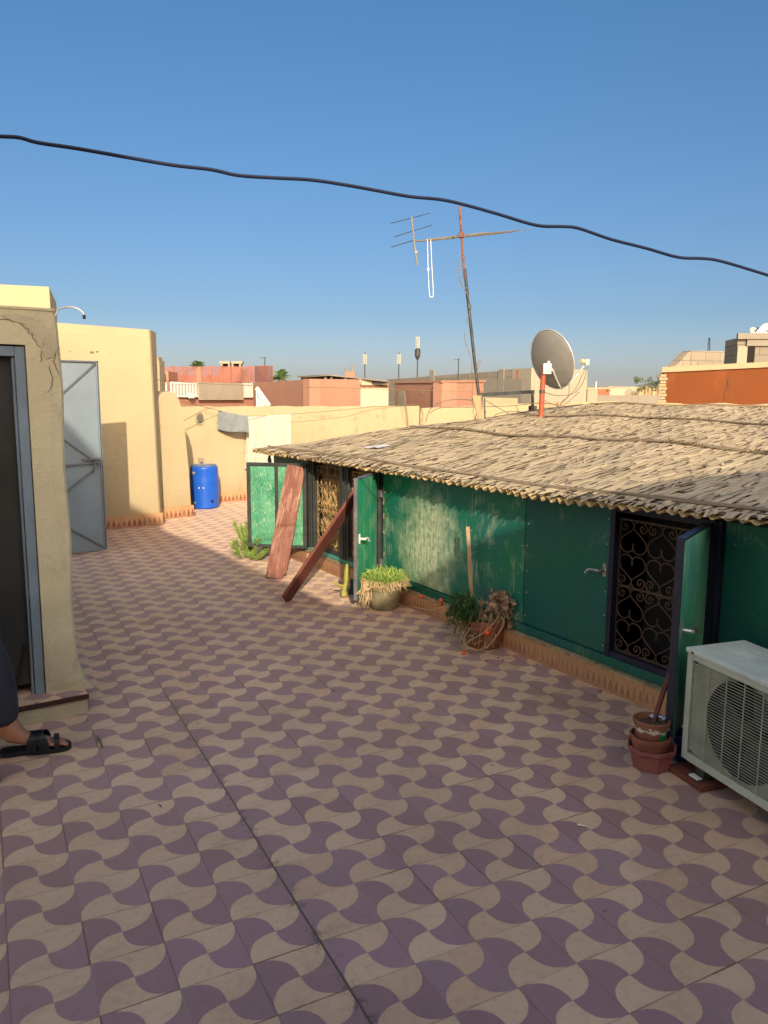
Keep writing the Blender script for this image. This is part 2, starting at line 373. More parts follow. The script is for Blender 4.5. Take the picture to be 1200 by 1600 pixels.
def reed_mat(name, a, b, c, rough=0.75):
    n = NT(name); o = n.tc.outputs['Object']; r = n.island()
    col = n.ramp(r, [(0.0, a), (0.45, b), (0.8, c), (1.0, tuple(v*0.8 for v in a))])
    f = n.noise(n.mapping(o, scale=(1, 1, 1)), 55, 4, 0.6); col = n.mix(n.math('MULTIPLY', n.step(f, 0.4, 0.8), 0.25), col, tuple(v*0.5 for v in a))
    big = n.noise(o, 1.3, 4, 0.6); col = n.mix(n.math('MULTIPLY', n.step(big, 0.5, 0.75), 0.35), col, (0.20, 0.17, 0.14))
    n.bump(f, 0.3, 0.003)
    return n.fin(col, rough, 0, 0.3)
def block_mat(name, c=(0.36, 0.32, 0.26), bw=0.45, bh=0.21, jc=(0.19, 0.17, 0.14)):
    n = NT(name); o = n.tc.outputs['Object']; x, y, z = n.sep(o)
    t = n.t.nodes.new('ShaderNodeTexBrick'); n.set(t.inputs['Vector'], n.comb(n.math('ADD', x, y), z))
    t.inputs['Color1'].default_value = (*c, 1); t.inputs['Color2'].default_value = (*[v*0.82 for v in c], 1); t.inputs['Mortar'].default_value = (*jc, 1)
    t.inputs['Scale'].default_value = 1.0; t.inputs['Mortar Size'].default_value = 0.012; t.inputs['Brick Width'].default_value = bw; t.inputs['Row Height'].default_value = bh
    f = n.noise(o, 2.0, 6, 0.65); col = n.mix(n.math('MULTIPLY', n.step(f, 0.4, 0.8), 0.4), t.outputs[0], tuple(v*0.6 for v in c))
    n.bump(n.noise(o, 30, 4), 0.3, 0.01)
    return n.fin(col, 0.95, 0, 0.1)

TILE = floor_mat('tile floor', 0.4772, -0.1755, 2.0286)
STEPT = floor_mat('step tile', 0.576, -1.44, 3.52)
CREAM2 = plaster('chipped cream render', (0.47, 0.42, 0.30), stain=(0.2, 0.17, 0.13), amount=0.7, lines=False, bump=1.0, scale=7)
STAINM = plain('old brown stain', (0.26, 0.19, 0.10), .95, var=.35, scale=30)
PEEL = plain('peeled wall layer', (0.40, 0.32, 0.20), .95, var=.2, scale=12)
YEL = plaster('yellow plaster', (0.435, 0.355, 0.215), stain=(0.55, 0.36, 0.16), amount=0.35, streak=0.16)
YEL2 = plaster('stained yellow plaster', (0.43, 0.35, 0.21), stain=(0.36, 0.25, 0.13), amount=0.95, streak=0.22)
CREAM = plaster('rough cream plaster', (0.55, 0.495, 0.335), stain=(0.22, 0.19, 0.15), amount=0.55, lines=False, bump=0.9, scale=2.6, streak=0.25)
PATCH = plaster('bare cement plaster', (0.33, 0.29, 0.22), stain=(0.2, 0.17, 0.14), amount=0.4, lines=False, bump=0.8, scale=4)
SKIRT = skirt_mat('spire skirting tile', 0.15, T=.24, per=4, base=(0.46, 0.27, 0.13), dark=(0.20, 0.06, 0.03), amt=1.0)
CURBT = skirt_mat('curb spire tile', 0.115, per=5, base=(0.42, 0.225, 0.11), dark=(0.20, 0.08, 0.06), amt=0.8)
LEDGE = plain('dusty ledge', (0.36, 0.27, 0.15), 0.9, var=0.4, scale=22, bump=0.5)
GREEN = green_mat('weathered green board with painted sheen', 0.36, c=(0.006, 0.145, 0.066), pale=(0.58, 0.60, 0.38), blue=0.12, pc=(2.02, 0.48, 0.50, 0.50))  # pale patch: worn paint plus sun sheen put into the colour
GREEN_D = green_mat('dark green board', 0.12, c=(0.0035, 0.092, 0.048), blue=0.3)  # green paint darkened, shade of the boards put into the colour
GREEN_DOOR = green_mat('green painted door', 0.5, c=(0.016, 0.25, 0.105), pale=(0.36, 0.48, 0.28), blue=0.0)
GREEN_S = green_mat('pale rubbed green', 0.75, c=(0.035, 0.28, 0.14), pale=(0.32, 0.52, 0.38), blue=0.0)
SCRAPE = scraped_green('scraped green paint')
NAVY = plain('navy painted steel', (0.012, 0.014, 0.035), 0.45, var=0.3, bump=0.1)
DKSTEEL = plain('dark grey steel', (0.055, 0.062, 0.058), 0.5, 0.2, var=0.3)
GREYSTEEL = plain('grey painted steel', (0.16, 0.15, 0.17), 0.45, 0.2, var=0.25)
CHROME = plain('dull chrome', (0.55, 0.53, 0.5), 0.3, 0.9, var=0.15)
BRONZE = plain('bronze painted iron', (0.11, 0.068, 0.045), 0.5, 0.4, var=0.3)
GOLDIR = plain('gold painted iron', (0.42, 0.27, 0.11), 0.5, 0.3, var=0.3)
BLACKIR = plain('black iron', (0.012, 0.014, 0.012), 0.5, 0.2, var=0.2)
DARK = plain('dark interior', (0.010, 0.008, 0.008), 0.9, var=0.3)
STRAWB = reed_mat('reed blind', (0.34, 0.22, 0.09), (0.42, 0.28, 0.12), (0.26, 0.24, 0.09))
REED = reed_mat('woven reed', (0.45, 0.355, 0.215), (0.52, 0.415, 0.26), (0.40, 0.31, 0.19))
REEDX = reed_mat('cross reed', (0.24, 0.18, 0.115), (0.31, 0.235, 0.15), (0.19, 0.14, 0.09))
UNDER = plain('shadowed mat underlay', (0.10, 0.072, 0.045), 0.95, var=0.3)  # dark colour stands in for shade in the gaps between reeds
CORR = plain('yellowed corrugated sheet', (0.50, 0.36, 0.17), 0.6, var=0.3, scale=14)
REDWOOD = wood_mat('red painted plank', (0.22, 0.085, 0.060), (0.46, 0.29, 0.19), 0.95)
REDWOOD2 = wood_mat('brown red plank', (0.16, 0.050, 0.036), (0.30, 0.14, 0.09), 0.2)
PALEWOOD = wood_mat('pale wood', (0.42, 0.28, 0.16), (0.5, 0.38, 0.24), 0.3)
BLUEGREY = plain('blue grey door paint', (0.16, 0.22, 0.28), 0.5, var=0.15, scale=5)
DOORGREY = plain('pale grey metal door', (0.20, 0.25, 0.29), 0.5, 0.1, var=0.10, scale=3)
DOORBR = plain('grey brace steel', (0.15, 0.17, 0.18), 0.5, 0.3, var=0.2)
BLUE = plain('blue plastic', (0.012, 0.10, 0.52), 0.35, var=0.12, scale=4, bump=0.05, spec=0.5)
BLUED = plain('dusty blue plastic top', (0.16, 0.20, 0.27), 0.6, var=0.3)
WHITE = plain('white paint', (0.62, 0.60, 0.55), 0.5, var=0.08, bump=0)
AC = plain('shade darkened ac casing', (0.42, 0.45, 0.385), 0.45, var=0.14, scale=5, bump=0.05)  # casing darkened in the colour because its front faces away from light
ACT = plain('light brightened ac top', (0.56, 0.62, 0.57), 0.4, var=0.14, scale=6, bump=0.05)  # same casing made paler, light on the top put into the colour
ACG = plain('ac grille plastic', (0.36, 0.37, 0.30), 0.5, var=0.2)
FAN = plain('fan plastic', (0.03, 0.03, 0.032), 0.5)
TERRA = plain('terracotta', (0.27, 0.095, 0.055), 0.75, var=0.35, scale=11, c2=(0.12, 0.05, 0.035))
REDPOT = plain('red plastic pot', (0.27, 0.095, 0.08), 0.5, var=0.2)
STONEPOT = plain('grey green concrete pot', (0.24, 0.21, 0.12), 0.85, var=0.3, scale=12, bump=0.5)
SOIL = plain('dry soil', (0.09, 0.06, 0.04), 0.95, var=0.4, bump=0.8)
TOM = plain('tomato skin', (0.72, 0.085, 0.02), 0.25, var=0.15, bump=0, spec=0.5)
PALENAIL = plain('pale nail head', (.30, .33, .27), .6)
def leaf(name, a, b, rough=0.55):
    n = NT(name); r = n.island(); col = n.mix(r, a, b); f = n.noise(n.tc.outputs['Object'], 40, 3)
    col = n.mix(n.math('MULTIPLY', f, 0.3), col, tuple(v*0.5 for v in a)); return n.fin(col, rough, 0, 0.3)
SUCC = leaf('succulent leaf', (0.16, 0.28, 0.05), (0.34, 0.42, 0.10))
SUCCDRY = leaf('dry trailing stems', (0.42, 0.30, 0.15), (0.60, 0.46, 0.25))
FERN = leaf('fern green leaf', (0.03, 0.085, 0.02), (0.07, 0.14, 0.035))
DRYLEAF = leaf('withered leaf', (0.22, 0.14, 0.09), (0.42, 0.30, 0.20))
VINE = leaf('dry vine stem', (0.36, 0.26, 0.13), (0.42, 0.32, 0.17))
CACT = leaf('yellow green succulent', (0.26, 0.27, 0.045), (0.34, 0.31, 0.07))
PALM = leaf('palm frond', (0.05, 0.10, 0.03), (0.10, 0.16, 0.05))
CROWN = leaf('tree foliage', (0.05, 0.08, 0.03), (0.11, 0.14, 0.06))
PINK = plaster('salmon plaster', (0.36, 0.19, 0.13), stain=(0.5, 0.26, 0.16), amount=0.25, lines=False, streak=0.15)
ORANGE = plaster('orange plaster', (0.165, 0.050, 0.014), stain=(0.23, 0.09, 0.04), amount=0.4, lines=False, streak=0.22, scale=0.9)
SAND = plaster('sandy plaster', (0.39, 0.30, 0.185), stain=(0.36, 0.28, 0.17), amount=0.6, lines=False, bump=0.9, scale=2)
BRICKW = plaster('rusty cream sheeting', (0.50, 0.44, 0.31), stain=(0.40, 0.20, 0.09), amount=0.5, lines=False, streak=0.5)
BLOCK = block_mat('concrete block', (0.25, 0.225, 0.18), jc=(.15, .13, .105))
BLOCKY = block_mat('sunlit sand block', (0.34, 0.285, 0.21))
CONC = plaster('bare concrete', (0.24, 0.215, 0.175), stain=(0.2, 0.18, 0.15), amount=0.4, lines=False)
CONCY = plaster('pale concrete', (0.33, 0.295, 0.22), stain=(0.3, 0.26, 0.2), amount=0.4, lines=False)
MESHRED = plain('red shade netting', (0.40, 0.13, 0.10), 0.9, var=0.3, scale=3)
BRICKRED = plain('red brick render', (0.42, 0.15, 0.08), 0.9, var=0.3)
RUST = plain('rusted pipe', (0.21, 0.085, 0.05), 0.8, var=0.4, scale=20)
GALV = plain('weathered galvanised pipe', (0.06, 0.062, 0.06), 0.6, 0.4, var=0.3, scale=16)
ALU = plain('dull aluminium', (0.20, 0.19, 0.17), 0.55, 0.3, var=0.1, bump=0)
DISH = plain('grey painted dish back', (0.21, 0.205, 0.19), 0.5, 0.0, var=0.12, scale=6, bump=0.05)
DISHRIM = plain('pale dish rim', (0.38, 0.39, 0.38), 0.4, 0.1, var=0.1)
ORPIPE = plain('orange red pole', (0.36, 0.075, 0.03), 0.6, var=0.25, scale=20)
CABLE = plain('dark blue cable sheath', (0.004, 0.009, 0.035), 0.5, var=0.1, bump=0)
CABG = plain('weathered grey cable', (0.16, 0.13, 0.09), 0.7, var=0.2)
LINE = plain('clothes line', (0.20, 0.15, 0.08), 0.8)
CLOTHG = plain('grey cloth', (0.20, 0.23, 0.24), 0.9, var=0.12, bump=0.2, bscale=200)
CLOTHW = plain('thin white curtain', (0.46, 0.45, 0.36), 0.9, var=0.08, bump=0.2, bscale=200)
SKIN = plain('skin', (0.30, 0.14, 0.085), 0.55, var=0.1, bump=0.1)
TROUS = plain('dark slate trousers', (0.022, 0.025, 0.04), 0.85, var=0.25, bump=0.3, bscale=250)
SHIRT = plain('dusty blue shirt', (0.16, 0.20, 0.27), 0.85, var=0.15)
SANDAL = plain('black leather', (0.005, 0.007, 0.012), 0.45, var=0.2)
HAIR = plain('black hair', (0.01, 0.01, 0.01), 0.6)
BLKPL = plain('black plastic', (0.010, 0.010, 0.011), 0.5)
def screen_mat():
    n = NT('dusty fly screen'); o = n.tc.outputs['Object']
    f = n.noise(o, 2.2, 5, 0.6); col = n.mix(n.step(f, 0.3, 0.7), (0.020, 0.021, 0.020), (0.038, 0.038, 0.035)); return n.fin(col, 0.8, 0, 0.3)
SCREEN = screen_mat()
MASTP = plain('grey green antenna panel', (0.26, 0.29, 0.25), .6, bump=0)
GROUND = plain('dusty ground', (0.34, 0.27, 0.18), 0.95, var=0.3, scale=0.05, bump=0)
#GEO
# ================================================================== setting: terrace, ground
AX = R(27.34)
def dirv(deg): return Vector((math.cos(R(deg)), math.sin(R(deg)), 0))
BW0 = Vector((-2.42, 11.30, 0)); BWd = dirv(31)          # back parapet line
BWc = BW0+BWd*3.5                                          # its right corner
fl = MB()
poly = [(-6.5, 7.0, 0), (-6.5, 9.5, 0), tuple(BW0-BWd*2.2), tuple(BWc+Vector((.3, .1, 0))), (9.5, 12.6, 0), (9.5, -7, 0), (-6.5, -7, 0)]
fl.bm.faces.new([fl.bm.verts.new(Vector(p)) for p in poly])
tag(fl.build('terrace_floor', TILE), kind='structure')
blk_ = MB(); blk_.prism([(p[0], p[1], -0.06) for p in poly], (0, 0, -1), 6.9)
tag(blk_.build('terrace_substructure', SAND), kind='structure')
g = MB(); g.grid(24, 24, lambda u, v: ((u-.5)*5000, (v-.5)*5000, -7.0+0.6*math.sin(u*40)*math.cos(v*33)))
tag(g.build('ground', GROUND), kind='structure')

# ================================================================== the low shed
SO = Vector((1.32, 3.756, 0)); SA = R(121.3)
shed = thing('reed_roof_shed', 'low green boarded shed with woven reed roof, grilled windows and open shutters', 'shed', SO, SA)
def shl(p):   # world -> shed frame
    v = Vector(p)-SO; c, s = math.cos(SA), math.sin(SA); return Vector((v.x*c+v.y*s, -v.x*s+v.y*c, v.z))
def zroof(y): return 1.02+0.1*(0.1-y)
S0, S1 = -3.3, 4.78
# curb
c = MB(); c.box((S0, -0.10, 0), (S1-.9, 0, 0.115)); c.box((S1-.9, -.10, 0), (S1, .02, .112)); c.build('curb', CURBT, shed)
c = MB(); c.box((S0, -0.12, 0.116), (S1, 0.004, 0.128)).jitter(0.002).build('curb_ledge', LEDGE, shed)
# fixed boards
def board(name, a, b, z0, z1, mat, y=-0.05, t=0.03):
    return MB().box((a, y-t, z0), (b, y, z1), bev=0.003).build(name, mat, shed)
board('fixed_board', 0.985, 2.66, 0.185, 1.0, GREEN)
board('fixed_board', 0.305, 0.975, 0.185, 1.0, GREEN_D, y=-0.046)
board('fixed_board', S0, -0.36, 0.135, 1.0, GREEN_D)
board('fixed_board', 3.96, S1, 0.135, 1.0, GREEN_D)
board('sill_board', S0+.02, 2.70, 0.130, 0.18, GREEN_D, y=-0.030, t=0.07)
board('sill_board', 2.71, 3.95, 0.130, 0.165, GREEN_S, y=-0.026, t=0.07)
MB().box((S0+.02, -.085, 1.001), (S1-.01, -.052, 1.03)).build('header_beam', BLACKIR, shed)
# nails along seams
nproto = None
for s_ in [0.33, 0.95, 1.01, 1.50, 2.05, 2.6]:
    for z_ in [.24, .38, .52, .66, .80, .93]:
        if nproto is None: nq_ = nproto = MB().lathe([(0.0045, -.001), (0.0045, .002)], 8, Matrix.Rotation(R(-90), 4, 'X')).build('nail_head', PALENAIL, shed)
        else: nq_ = nproto.copy(); COL.objects.link(nq_); nq_.parent = shed
        nq_.location = (s_+random.uniform(-.006, .006), -0.049 if s_ > .98 else -.045, z_+random.uniform(-.02, .02))
# posts
for a_, b_ in [(3.215, 3.30), (3.87, 3.95), (2.665, 2.70), (-.355, -.305)]:
    MB().box((a_, -.12, .166 if a_ > 2.7 else .181), (b_, -.022, 1.0), bev=.004).box((a_+.02, -.13, .166), (a_+.045, -.012, 1.0)).build('post', DKSTEEL if a_ > 0 else NAVY, shed)
# plastered body behind
b = MB(); b.box((S0+.1, -4.2, 0), (S1-.08, -4.1, 1.40)); b.prism([(S1-.12, -.09, 0), (S1-.12, -4.09, 0), (S1-.12, -4.09, 1.40), (S1-.12, -.09, 1.0)], (1, 0, 0), .06)
b.prism([(S0+.1, -.09, 0), (S0+.1, -4.09, 0), (S0+.1, -4.09, 1.40), (S0+.1, -.09, 1.0)], (1, 0, 0), .06)
b.build('rear_wall', SAND, shed)
MB().box((S0+.2, -.55, 0.0), (S1-.2, -.5, .99)).build('dark_backing', DARK, shed)  # dark sheet added to stand in for the unlit shed interior
# scroll grille motif
STR = [(0, .33), (.02, .20), (.12, .10), (.42, .035), (.80, .09), (1.0, .26), (.92, .42), (.55, .58), (.15, .72), (.03, .82), (.10, .93), (.36, .995), (.68, .985), (.92, .90), (.98, .79), (.84, .70), (.62, .70), (.50, .78), (.54, .86), (.68, .875), (.74, .81), (.68, .78)]
def grille(s0, s1, z0, z1, y, ncol, nrow, r, mat, parent, top_band=0):
    gm = MB(); w = (s1-s0)/ncol; h = (z1-z0)/nrow
    for i in range(ncol):
        for j in range(nrow):
            cx = s0+w*(i+.5); cz = z0+h*(j+.5)
            for sx in (-1, 1):
                for sz in (-1, 1):
                    off = 0.0 if sx > 0 else 0.006
                    gm.tube([(cx+sx*px*w*.49, y+off, cz+sz*pz*h*.495) for px, pz in [(v[0], v[1]) for v in cr([(a, b_, 0) for a, b_ in STR], 4)]], r, 6)
    for z_ in [z0+h*k for k in range(nrow+1)]: gm.bar((s0, y, z_), (s1, y, z_), r*2.4, r*2.4)
    for s_ in (s0, s1): gm.bar((s_, y, z0), (s_, y, z1), r*2.2, r*2.2, up=(0, 1, 0))
    return gm.build('grille', mat, parent, smooth=True)
def window(s0, s1, z0, z1, fmat, gmat, ncol, nrow, blind):
    f = MB(); t = .032
    for lo, hi in [((s0, -.10, z0), (s0+t, -.030, z1)), ((s1-t, -.10, z0), (s1, -.030, z1)), ((s0+t, -.10, z0), (s1-t, -.034, z0+t)), ((s0+t, -.10, z1-t), (s1-t, -.034, z1))]:
        f.box(lo, hi, bev=.003)
    wn = f.build('window', fmat, shed)
    grille(s0+t, s1-t, z0+t+.005, z1-t-.04, -.075, ncol, nrow, .0038, gmat, wn)
    if blind:
        bl = MB(); x = s0+t
        while x < s1-t:
            w_ = random.uniform(.004, .008); y_ = -.125+random.uniform(-.004, .004)
            bl.tube([(x, y_, z0+t), (x+random.uniform(-.006, .006), y_, (z0+z1)/2), (x+random.uniform(-.006, .006), y_, z1-t)], w_*.6, 5); x += w_
        bl.build('reed_blind', STRAWB, wn)
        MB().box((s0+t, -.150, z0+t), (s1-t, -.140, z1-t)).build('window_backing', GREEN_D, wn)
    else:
        MB().box((s0+t, -.30, z0), (s1-t, -.29, z1)).build('window_backing', DARK, wn)  # dark sheet in place of the unlit interior behind the grille
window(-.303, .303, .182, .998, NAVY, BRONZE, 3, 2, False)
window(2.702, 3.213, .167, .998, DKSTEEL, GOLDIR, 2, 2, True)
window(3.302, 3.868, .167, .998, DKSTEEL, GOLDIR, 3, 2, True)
# fringe of dark scroll work over the far window
fr = MB()
for k in range(4):
    cx = 3.37+k*.14
    for sx in (-1, 1):
        fr.tube([(cx+sx*(.012+.035*math.sin(t)*math.exp(-t*.12)), -.045, .90+.05*math.cos(t)*math.exp(-t*.12)) for t in [i*.35 for i in range(22)]], .003, 5)
fr.bar((3.33, -.045, .845), (3.85, -.045, .845), .008, .008)
fr.build('scroll_fringe', BLACKIR, shed)
# shutters ------------------------------------------------------------
def handle(parent, p, along, out, mat=CHROME, flip=1):
    """plate + lever: p on leaf face, along = unit vector across leaf, out = face normal"""
    p, along, out = Vector(p), Vector(along), Vector(out); up = Vector((0, 0, 1))
    m = MB(); m.bar(p-up*.035+out*.004, p+up*.035+out*.004, .024, .008, up=out, bev=.002)
    m.tube([p+out*.004, p+out*.045], .009, 8)
    q = p+out*.045
    m.tube(cr([q, q+along*.03*flip+up*.0, q+along*.075*flip-up*.006, q+along*.10*flip-up*.03*1], 4), [.009]*5+[.008]*8, 8)
    return m.build('handle', mat, parent, smooth=True)
def leafpanel(name, hinge, free, z0, z1, mats, planks, frame_w, t=.028, frame_side=1, label=None):
    """hinged leaf in shed frame between plan points hinge and free"""
    h, f = shl((*hinge, 0)) if len(hinge) == 2 else Vector(hinge), shl((*free, 0))
    h.z = f.z = 0; d = (f-h); L = d.length; d.normalize(); n = Vector((-d.y, d.x, 0))*frame_side
    up = Vector((0, 0, 1)); pm, fm = mats
    lf = MB(); w = L/planks
    for k in range(planks):
        a = h+d*(w*k+(.002 if k else 0)); b_ = h+d*(w*(k+1)-.002)
        M = Matrix(((d.x, n.x, 0, a.x), (d.y, n.y, 0, a.y), (0, 0, 1, 0), (0, 0, 0, 1)))
        lf.box((0, 0, z0), ((b_-a).length, t*.45, z1-random.uniform(0, .004)), M, bev=.002)
    o = lf.build(name, pm, shed)
    fr_ = MB(); M = Matrix(((d.x, n.x, 0, h.x), (d.y, n.y, 0, h.y), (0, 0, 1, 0), (0, 0, 0, 1)))
    return o, h, d, n, L, M, fr_
# near shutter
o, h, d, n_, L, M, f_ = leafpanel('shutter', (1.480, 3.505), (1.205, 3.10), .13, .978, (GREEN_S, NAVY), 2, .04, frame_side=1)
f_.box((L-.004, -.018, .125), (L+.004, .0145, .985), M, bev=.003).box((L-.045, -.018, .125), (L-.005, -.001, .985), M).box((0, -.018, .945), (L-.046, -.001, .985), M).box((0, -.018, .125), (L-.046, -.001, .16), M).box((0.0, -.02, .979), (L-.01, .014, .989), M)
f_.build('shutter_frame', NAVY, o)
handle(o, h+d*(L-.04)+Vector((0, 0, .60))+n_*.012, -d, n_)
# middle door leaf
o, h, d, n_, L, M, f_ = leafpanel('shutter', (-.070, 6.045), (-.205, 5.555), .075, .955, (GREEN_DOOR, GREYSTEEL), 3, .04)
f_.box((L-.002, -.014, .07), (L+.005, .014, .965), M, bev=.002).box((0, -.02, .956), (L-.003, .015, .966), M)
f_.build('shutter_frame', GREYSTEEL, o)
handle(o, h+d*(L-.05)+Vector((0, 0, .52))+n_*.012, -d, n_, WHITE)
for z_ in (.25, .80): MB().tube([(2.675, -.035, z_-.04), (2.675, -.035, z_+.04)], .010, 8).box((2.64, -.046, z_-.03), (2.67, -.030, z_+.03)).build('hinge', GREYSTEEL, o)
MB().box((2.638, -.055, .19), (2.652, -.0475, .93)).build('gap_shade_strip', DARK, o)  # dark strip standing in for the shade of the door gap
rf0 = random.Random(4)
for k in range(9):
    z_ = rf0.choice([.24, .3, .5, .62, .74, .82, .86, .9])+rf0.uniform(-.02, .02); x_ = 2.632-rf0.uniform(0, .012)
    MB().prism([(x_+.010*math.cos(a)*rf0.uniform(.4, 1.2), -.0495, z_+.018*math.sin(a)*rf0.uniform(.4, 1.2)) for a in [q*.785 for q in range(8)]], (0, 1, 0), .003).build('paint_chip', PALEWOOD, o)
# far double shutter, facing the camera
o, h, d, n_, L, M, f_ = leafpanel('shutter', (-.715, 7.10), (-1.268, 7.20), .165, .925, (SCRAPE, DKSTEEL), 2, .04, frame_side=1)
for a_, b_ in [(-.005, .030), (L/2-.016, L/2+.016), (L-.03, L+.005)]: f_.box((a_, -.012, .155), (b_, .024, .937), M, bev=.003)
for z_ in [(.150, .178), (.912, .940)]: f_.box((-.006, -.014, z_[0]), (L+.006, .026, z_[1]), M, bev=.003)
f_.build('shutter_frame', DKSTEEL, o)
o['label'] = 'scraped pale green double shutter in dark steel frame'
# handle on the closed board by the near window
handle(shed, (0.335, -.046, .64), (1, 0, 0), (0, 1, 0))
# ------------------------------------------------------------------ roof
def rz_(s, y):
    e = 0.012*math.sin(s*2.3+1)*math.cos(y*1.9)+.008*math.sin(s*5.1+y*3)
    k = min(1, max(0, (.1-y)/.5)); near = max(0, min(1, (0.6-s)/1.3))
    return zroof(y)+e*k+near*.045*(1-k*.5)
BACK = -4.45
def send(y): return 4.97+(y-.1)*.05
cs = MB()   # corrugated sheet with a scalloped free edge
nS = 1150
def corr(u, v):
    s_ = S0+(send(0)-S0)*u; y_ = .105-.60*v+(.008*math.sin(s_*17)+.006*math.sin(s_*41))*(1-v)
    A = .0115+.004*math.sin(s_*1.7)
    return (s_, y_, rz_(s_, y_)-.022+A*math.cos(2*math.pi*s_/.072)-.01*(1-v)*max(0, math.sin(s_*3.1))*.5)
cs.grid(nS, 4, corr)
roof = cs.build('corrugated_sheet', CORR, shed, smooth=True, solid=.0025)
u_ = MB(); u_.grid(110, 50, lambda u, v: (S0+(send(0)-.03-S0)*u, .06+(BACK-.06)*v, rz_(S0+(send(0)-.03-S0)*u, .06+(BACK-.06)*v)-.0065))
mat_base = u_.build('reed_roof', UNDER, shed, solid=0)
th = R(14); mdir = Vector((math.sin(th), -math.cos(th), 0)); pdir = Vector((math.cos(th), math.sin(th), 0))
def on(s_, y_, dz=0): return Vector((s_, y_, rz_(s_, y_)+dz))
rd = MB(); rx = MB(); rng = random.Random(3)
def inside(s_, y_): return S0 < s_ < send(y_)-.005 and BACK < y_ < .10
pitch_ = .0225; i = -220; STEP = .20
top_m, low_m = rd, MB()
for ZL in (-.0035, .0):
  i = -220; rd = low_m if ZL < 0 else top_m
  while i*pitch_ < 6.5:
      off = (i*.047) % STEP+rng.gauss(0, .016); j = -3
      while True:
          a = j*STEP+off+rng.gauss(0, .022); base = Vector((0, .1, 0))+pdir*(i*pitch_+rng.gauss(0, .004))+mdir*a
          if base.y < BACK: break
          if rng.random() < .965:
              L = STEP*rng.uniform(.82, 1.30); w = pitch_*rng.uniform(.42, .80)
              ang = rng.gauss(0, .085); dd = Vector((mdir.x*math.cos(ang)-mdir.y*math.sin(ang), mdir.x*math.sin(ang)+mdir.y*math.cos(ang), 0)); pp = Vector((-dd.y, dd.x, 0))
              lift = rng.uniform(0.0003, .0022)+(.010*rng.random() if rng.random() < .05 else 0); tilt = rng.gauss(0, .0014); z0_ = rng.uniform(0, .0025)+ZL
              if inside(base.x, min(base.y, .09)) and inside(base.x+dd.x*L, min(.09, base.y+dd.y*L)) and base.y < .115:
                  Lp, Rp, Mp = [], [], []
                  for t, hh in [(0, -.4), (.15, .6), (.5, 1.0), (.85, .6), (1, -.4)]:
                      c_ = base+dd*(L*t)+pp*.004*math.sin(t*3+i); c_.y = min(c_.y, .118)
                      dz = hh*lift+z0_; ww = w*(.75 if t in (0, 1) else 1)
                      Lp.append(rd.bm.verts.new(on(c_.x-pp.x*ww, c_.y-pp.y*ww, dz-tilt)))
                      Rp.append(rd.bm.verts.new(on(c_.x+pp.x*ww, c_.y+pp.y*ww, dz+tilt)))
                      Mp.append(rd.bm.verts.new(on(c_.x, c_.y, dz+.0016)))
                  for k in range(4):
                      rd.bm.faces.new((Lp[k], Mp[k], Mp[k+1], Lp[k+1])); rd.bm.faces.new((Mp[k], Rp[k], Rp[k+1], Mp[k+1]))
          j += 1
      i += 1
rd.build('reed_strips', REED, mat_base, recalc=False); low_m.build('lower_reed_strips', REEDX, mat_base, recalc=False)  # lower strips use the darker reed as shade between the top strips
# cross reeds under the strips
y_ = .07
while y_ > BACK:
    s_ = S0+rng.uniform(0, .2)
    while s_ < send(y_)-.3:
        L = rng.uniform(.25, .7); e = min(s_+L, send(y_)-.02)
        yy = y_+rng.uniform(-.012, .012); sl = rng.gauss(.0, .03)
        pts = [on(s_+(e-s_)*t, max(BACK+.01, min(.09, yy+sl*(e-s_)*t)), -.002+.002*math.sin(t*20+s_)) for t in (0, .25, .5, .75, 1)]
        rx.strip(pts, rng.uniform(.011, .017), (0, 1, 0)); s_ += L*.8
    y_ -= .042
rx.build('cross_reeds', REEDX, mat_base, recalc=False)
# raised seams, ragged overlaps and loose stalks
sm = MB()
for y0, amp, nst in [(-.055, .003, 3), (-1.74, .006, 5), (-3.15, .005, 4), (-4.38, .005, 4)]:
    for q in range(nst):
        s_ = S0
        while s_ < send(y0)-.2:
            L = rng.uniform(.8, 1.8); e = min(s_+L, send(y0)-.05); yy = y0+(q-nst/2)*.012
            sm.tube([on(s_+(e-s_)*t, yy+.012*math.sin(t*5+s_), .010+amp*rng.random()) for t in [k/7 for k in range(8)]], rng.uniform(.0035, .0065), 5); s_ += L*.93
sm.build('seam_canes', REEDX, mat_base)
gp = MB(); rgp = random.Random(8)
for y0 in (-1.70, -3.12):
    s_ = S0+.3; gp_pts = []
    while s_ < 4.2:
        L = rgp.uniform(.06, .35)
        gp_pts.append((s_, y0+rgp.uniform(-.006, .006), rgp.choice([.0012, .002, .008, .012])))
        s_ += L*.5
    gv = [[gp.bm.verts.new(on(a_, b_+q_*c_, .0085)) for q_ in (-1, 1)] for a_, b_, c_ in gp_pts]
    for A, B in zip(gv, gv[1:]): gp.bm.faces.new((A[0], A[1], B[1], B[0]))
gp.build('seam_shade_strip', DARK, mat_base, recalc=False)  # dark ribbon painted in as the shadow gap beside each seam
rg = MB()
for k in range(520):   # ragged tufts along the two upper seams
    y0 = rng.choice([-1.76, -1.76, -1.80, -3.18]); s_ = rng.uniform(S0+.1, 4.6); L = rng.uniform(.04, .12); a = rng.uniform(-.9, .9)
    p = on(s_, y0+rng.uniform(-.03, .02), .012); rg.strip([p, p+Vector((math.sin(a)*L*.5, math.cos(a)*L*.5, .010)), p+Vector((math.sin(a)*L, math.cos(a)*L, rng.uniform(-.004, .022)))], .006, (math.cos(a), -math.sin(a), 0), .003)
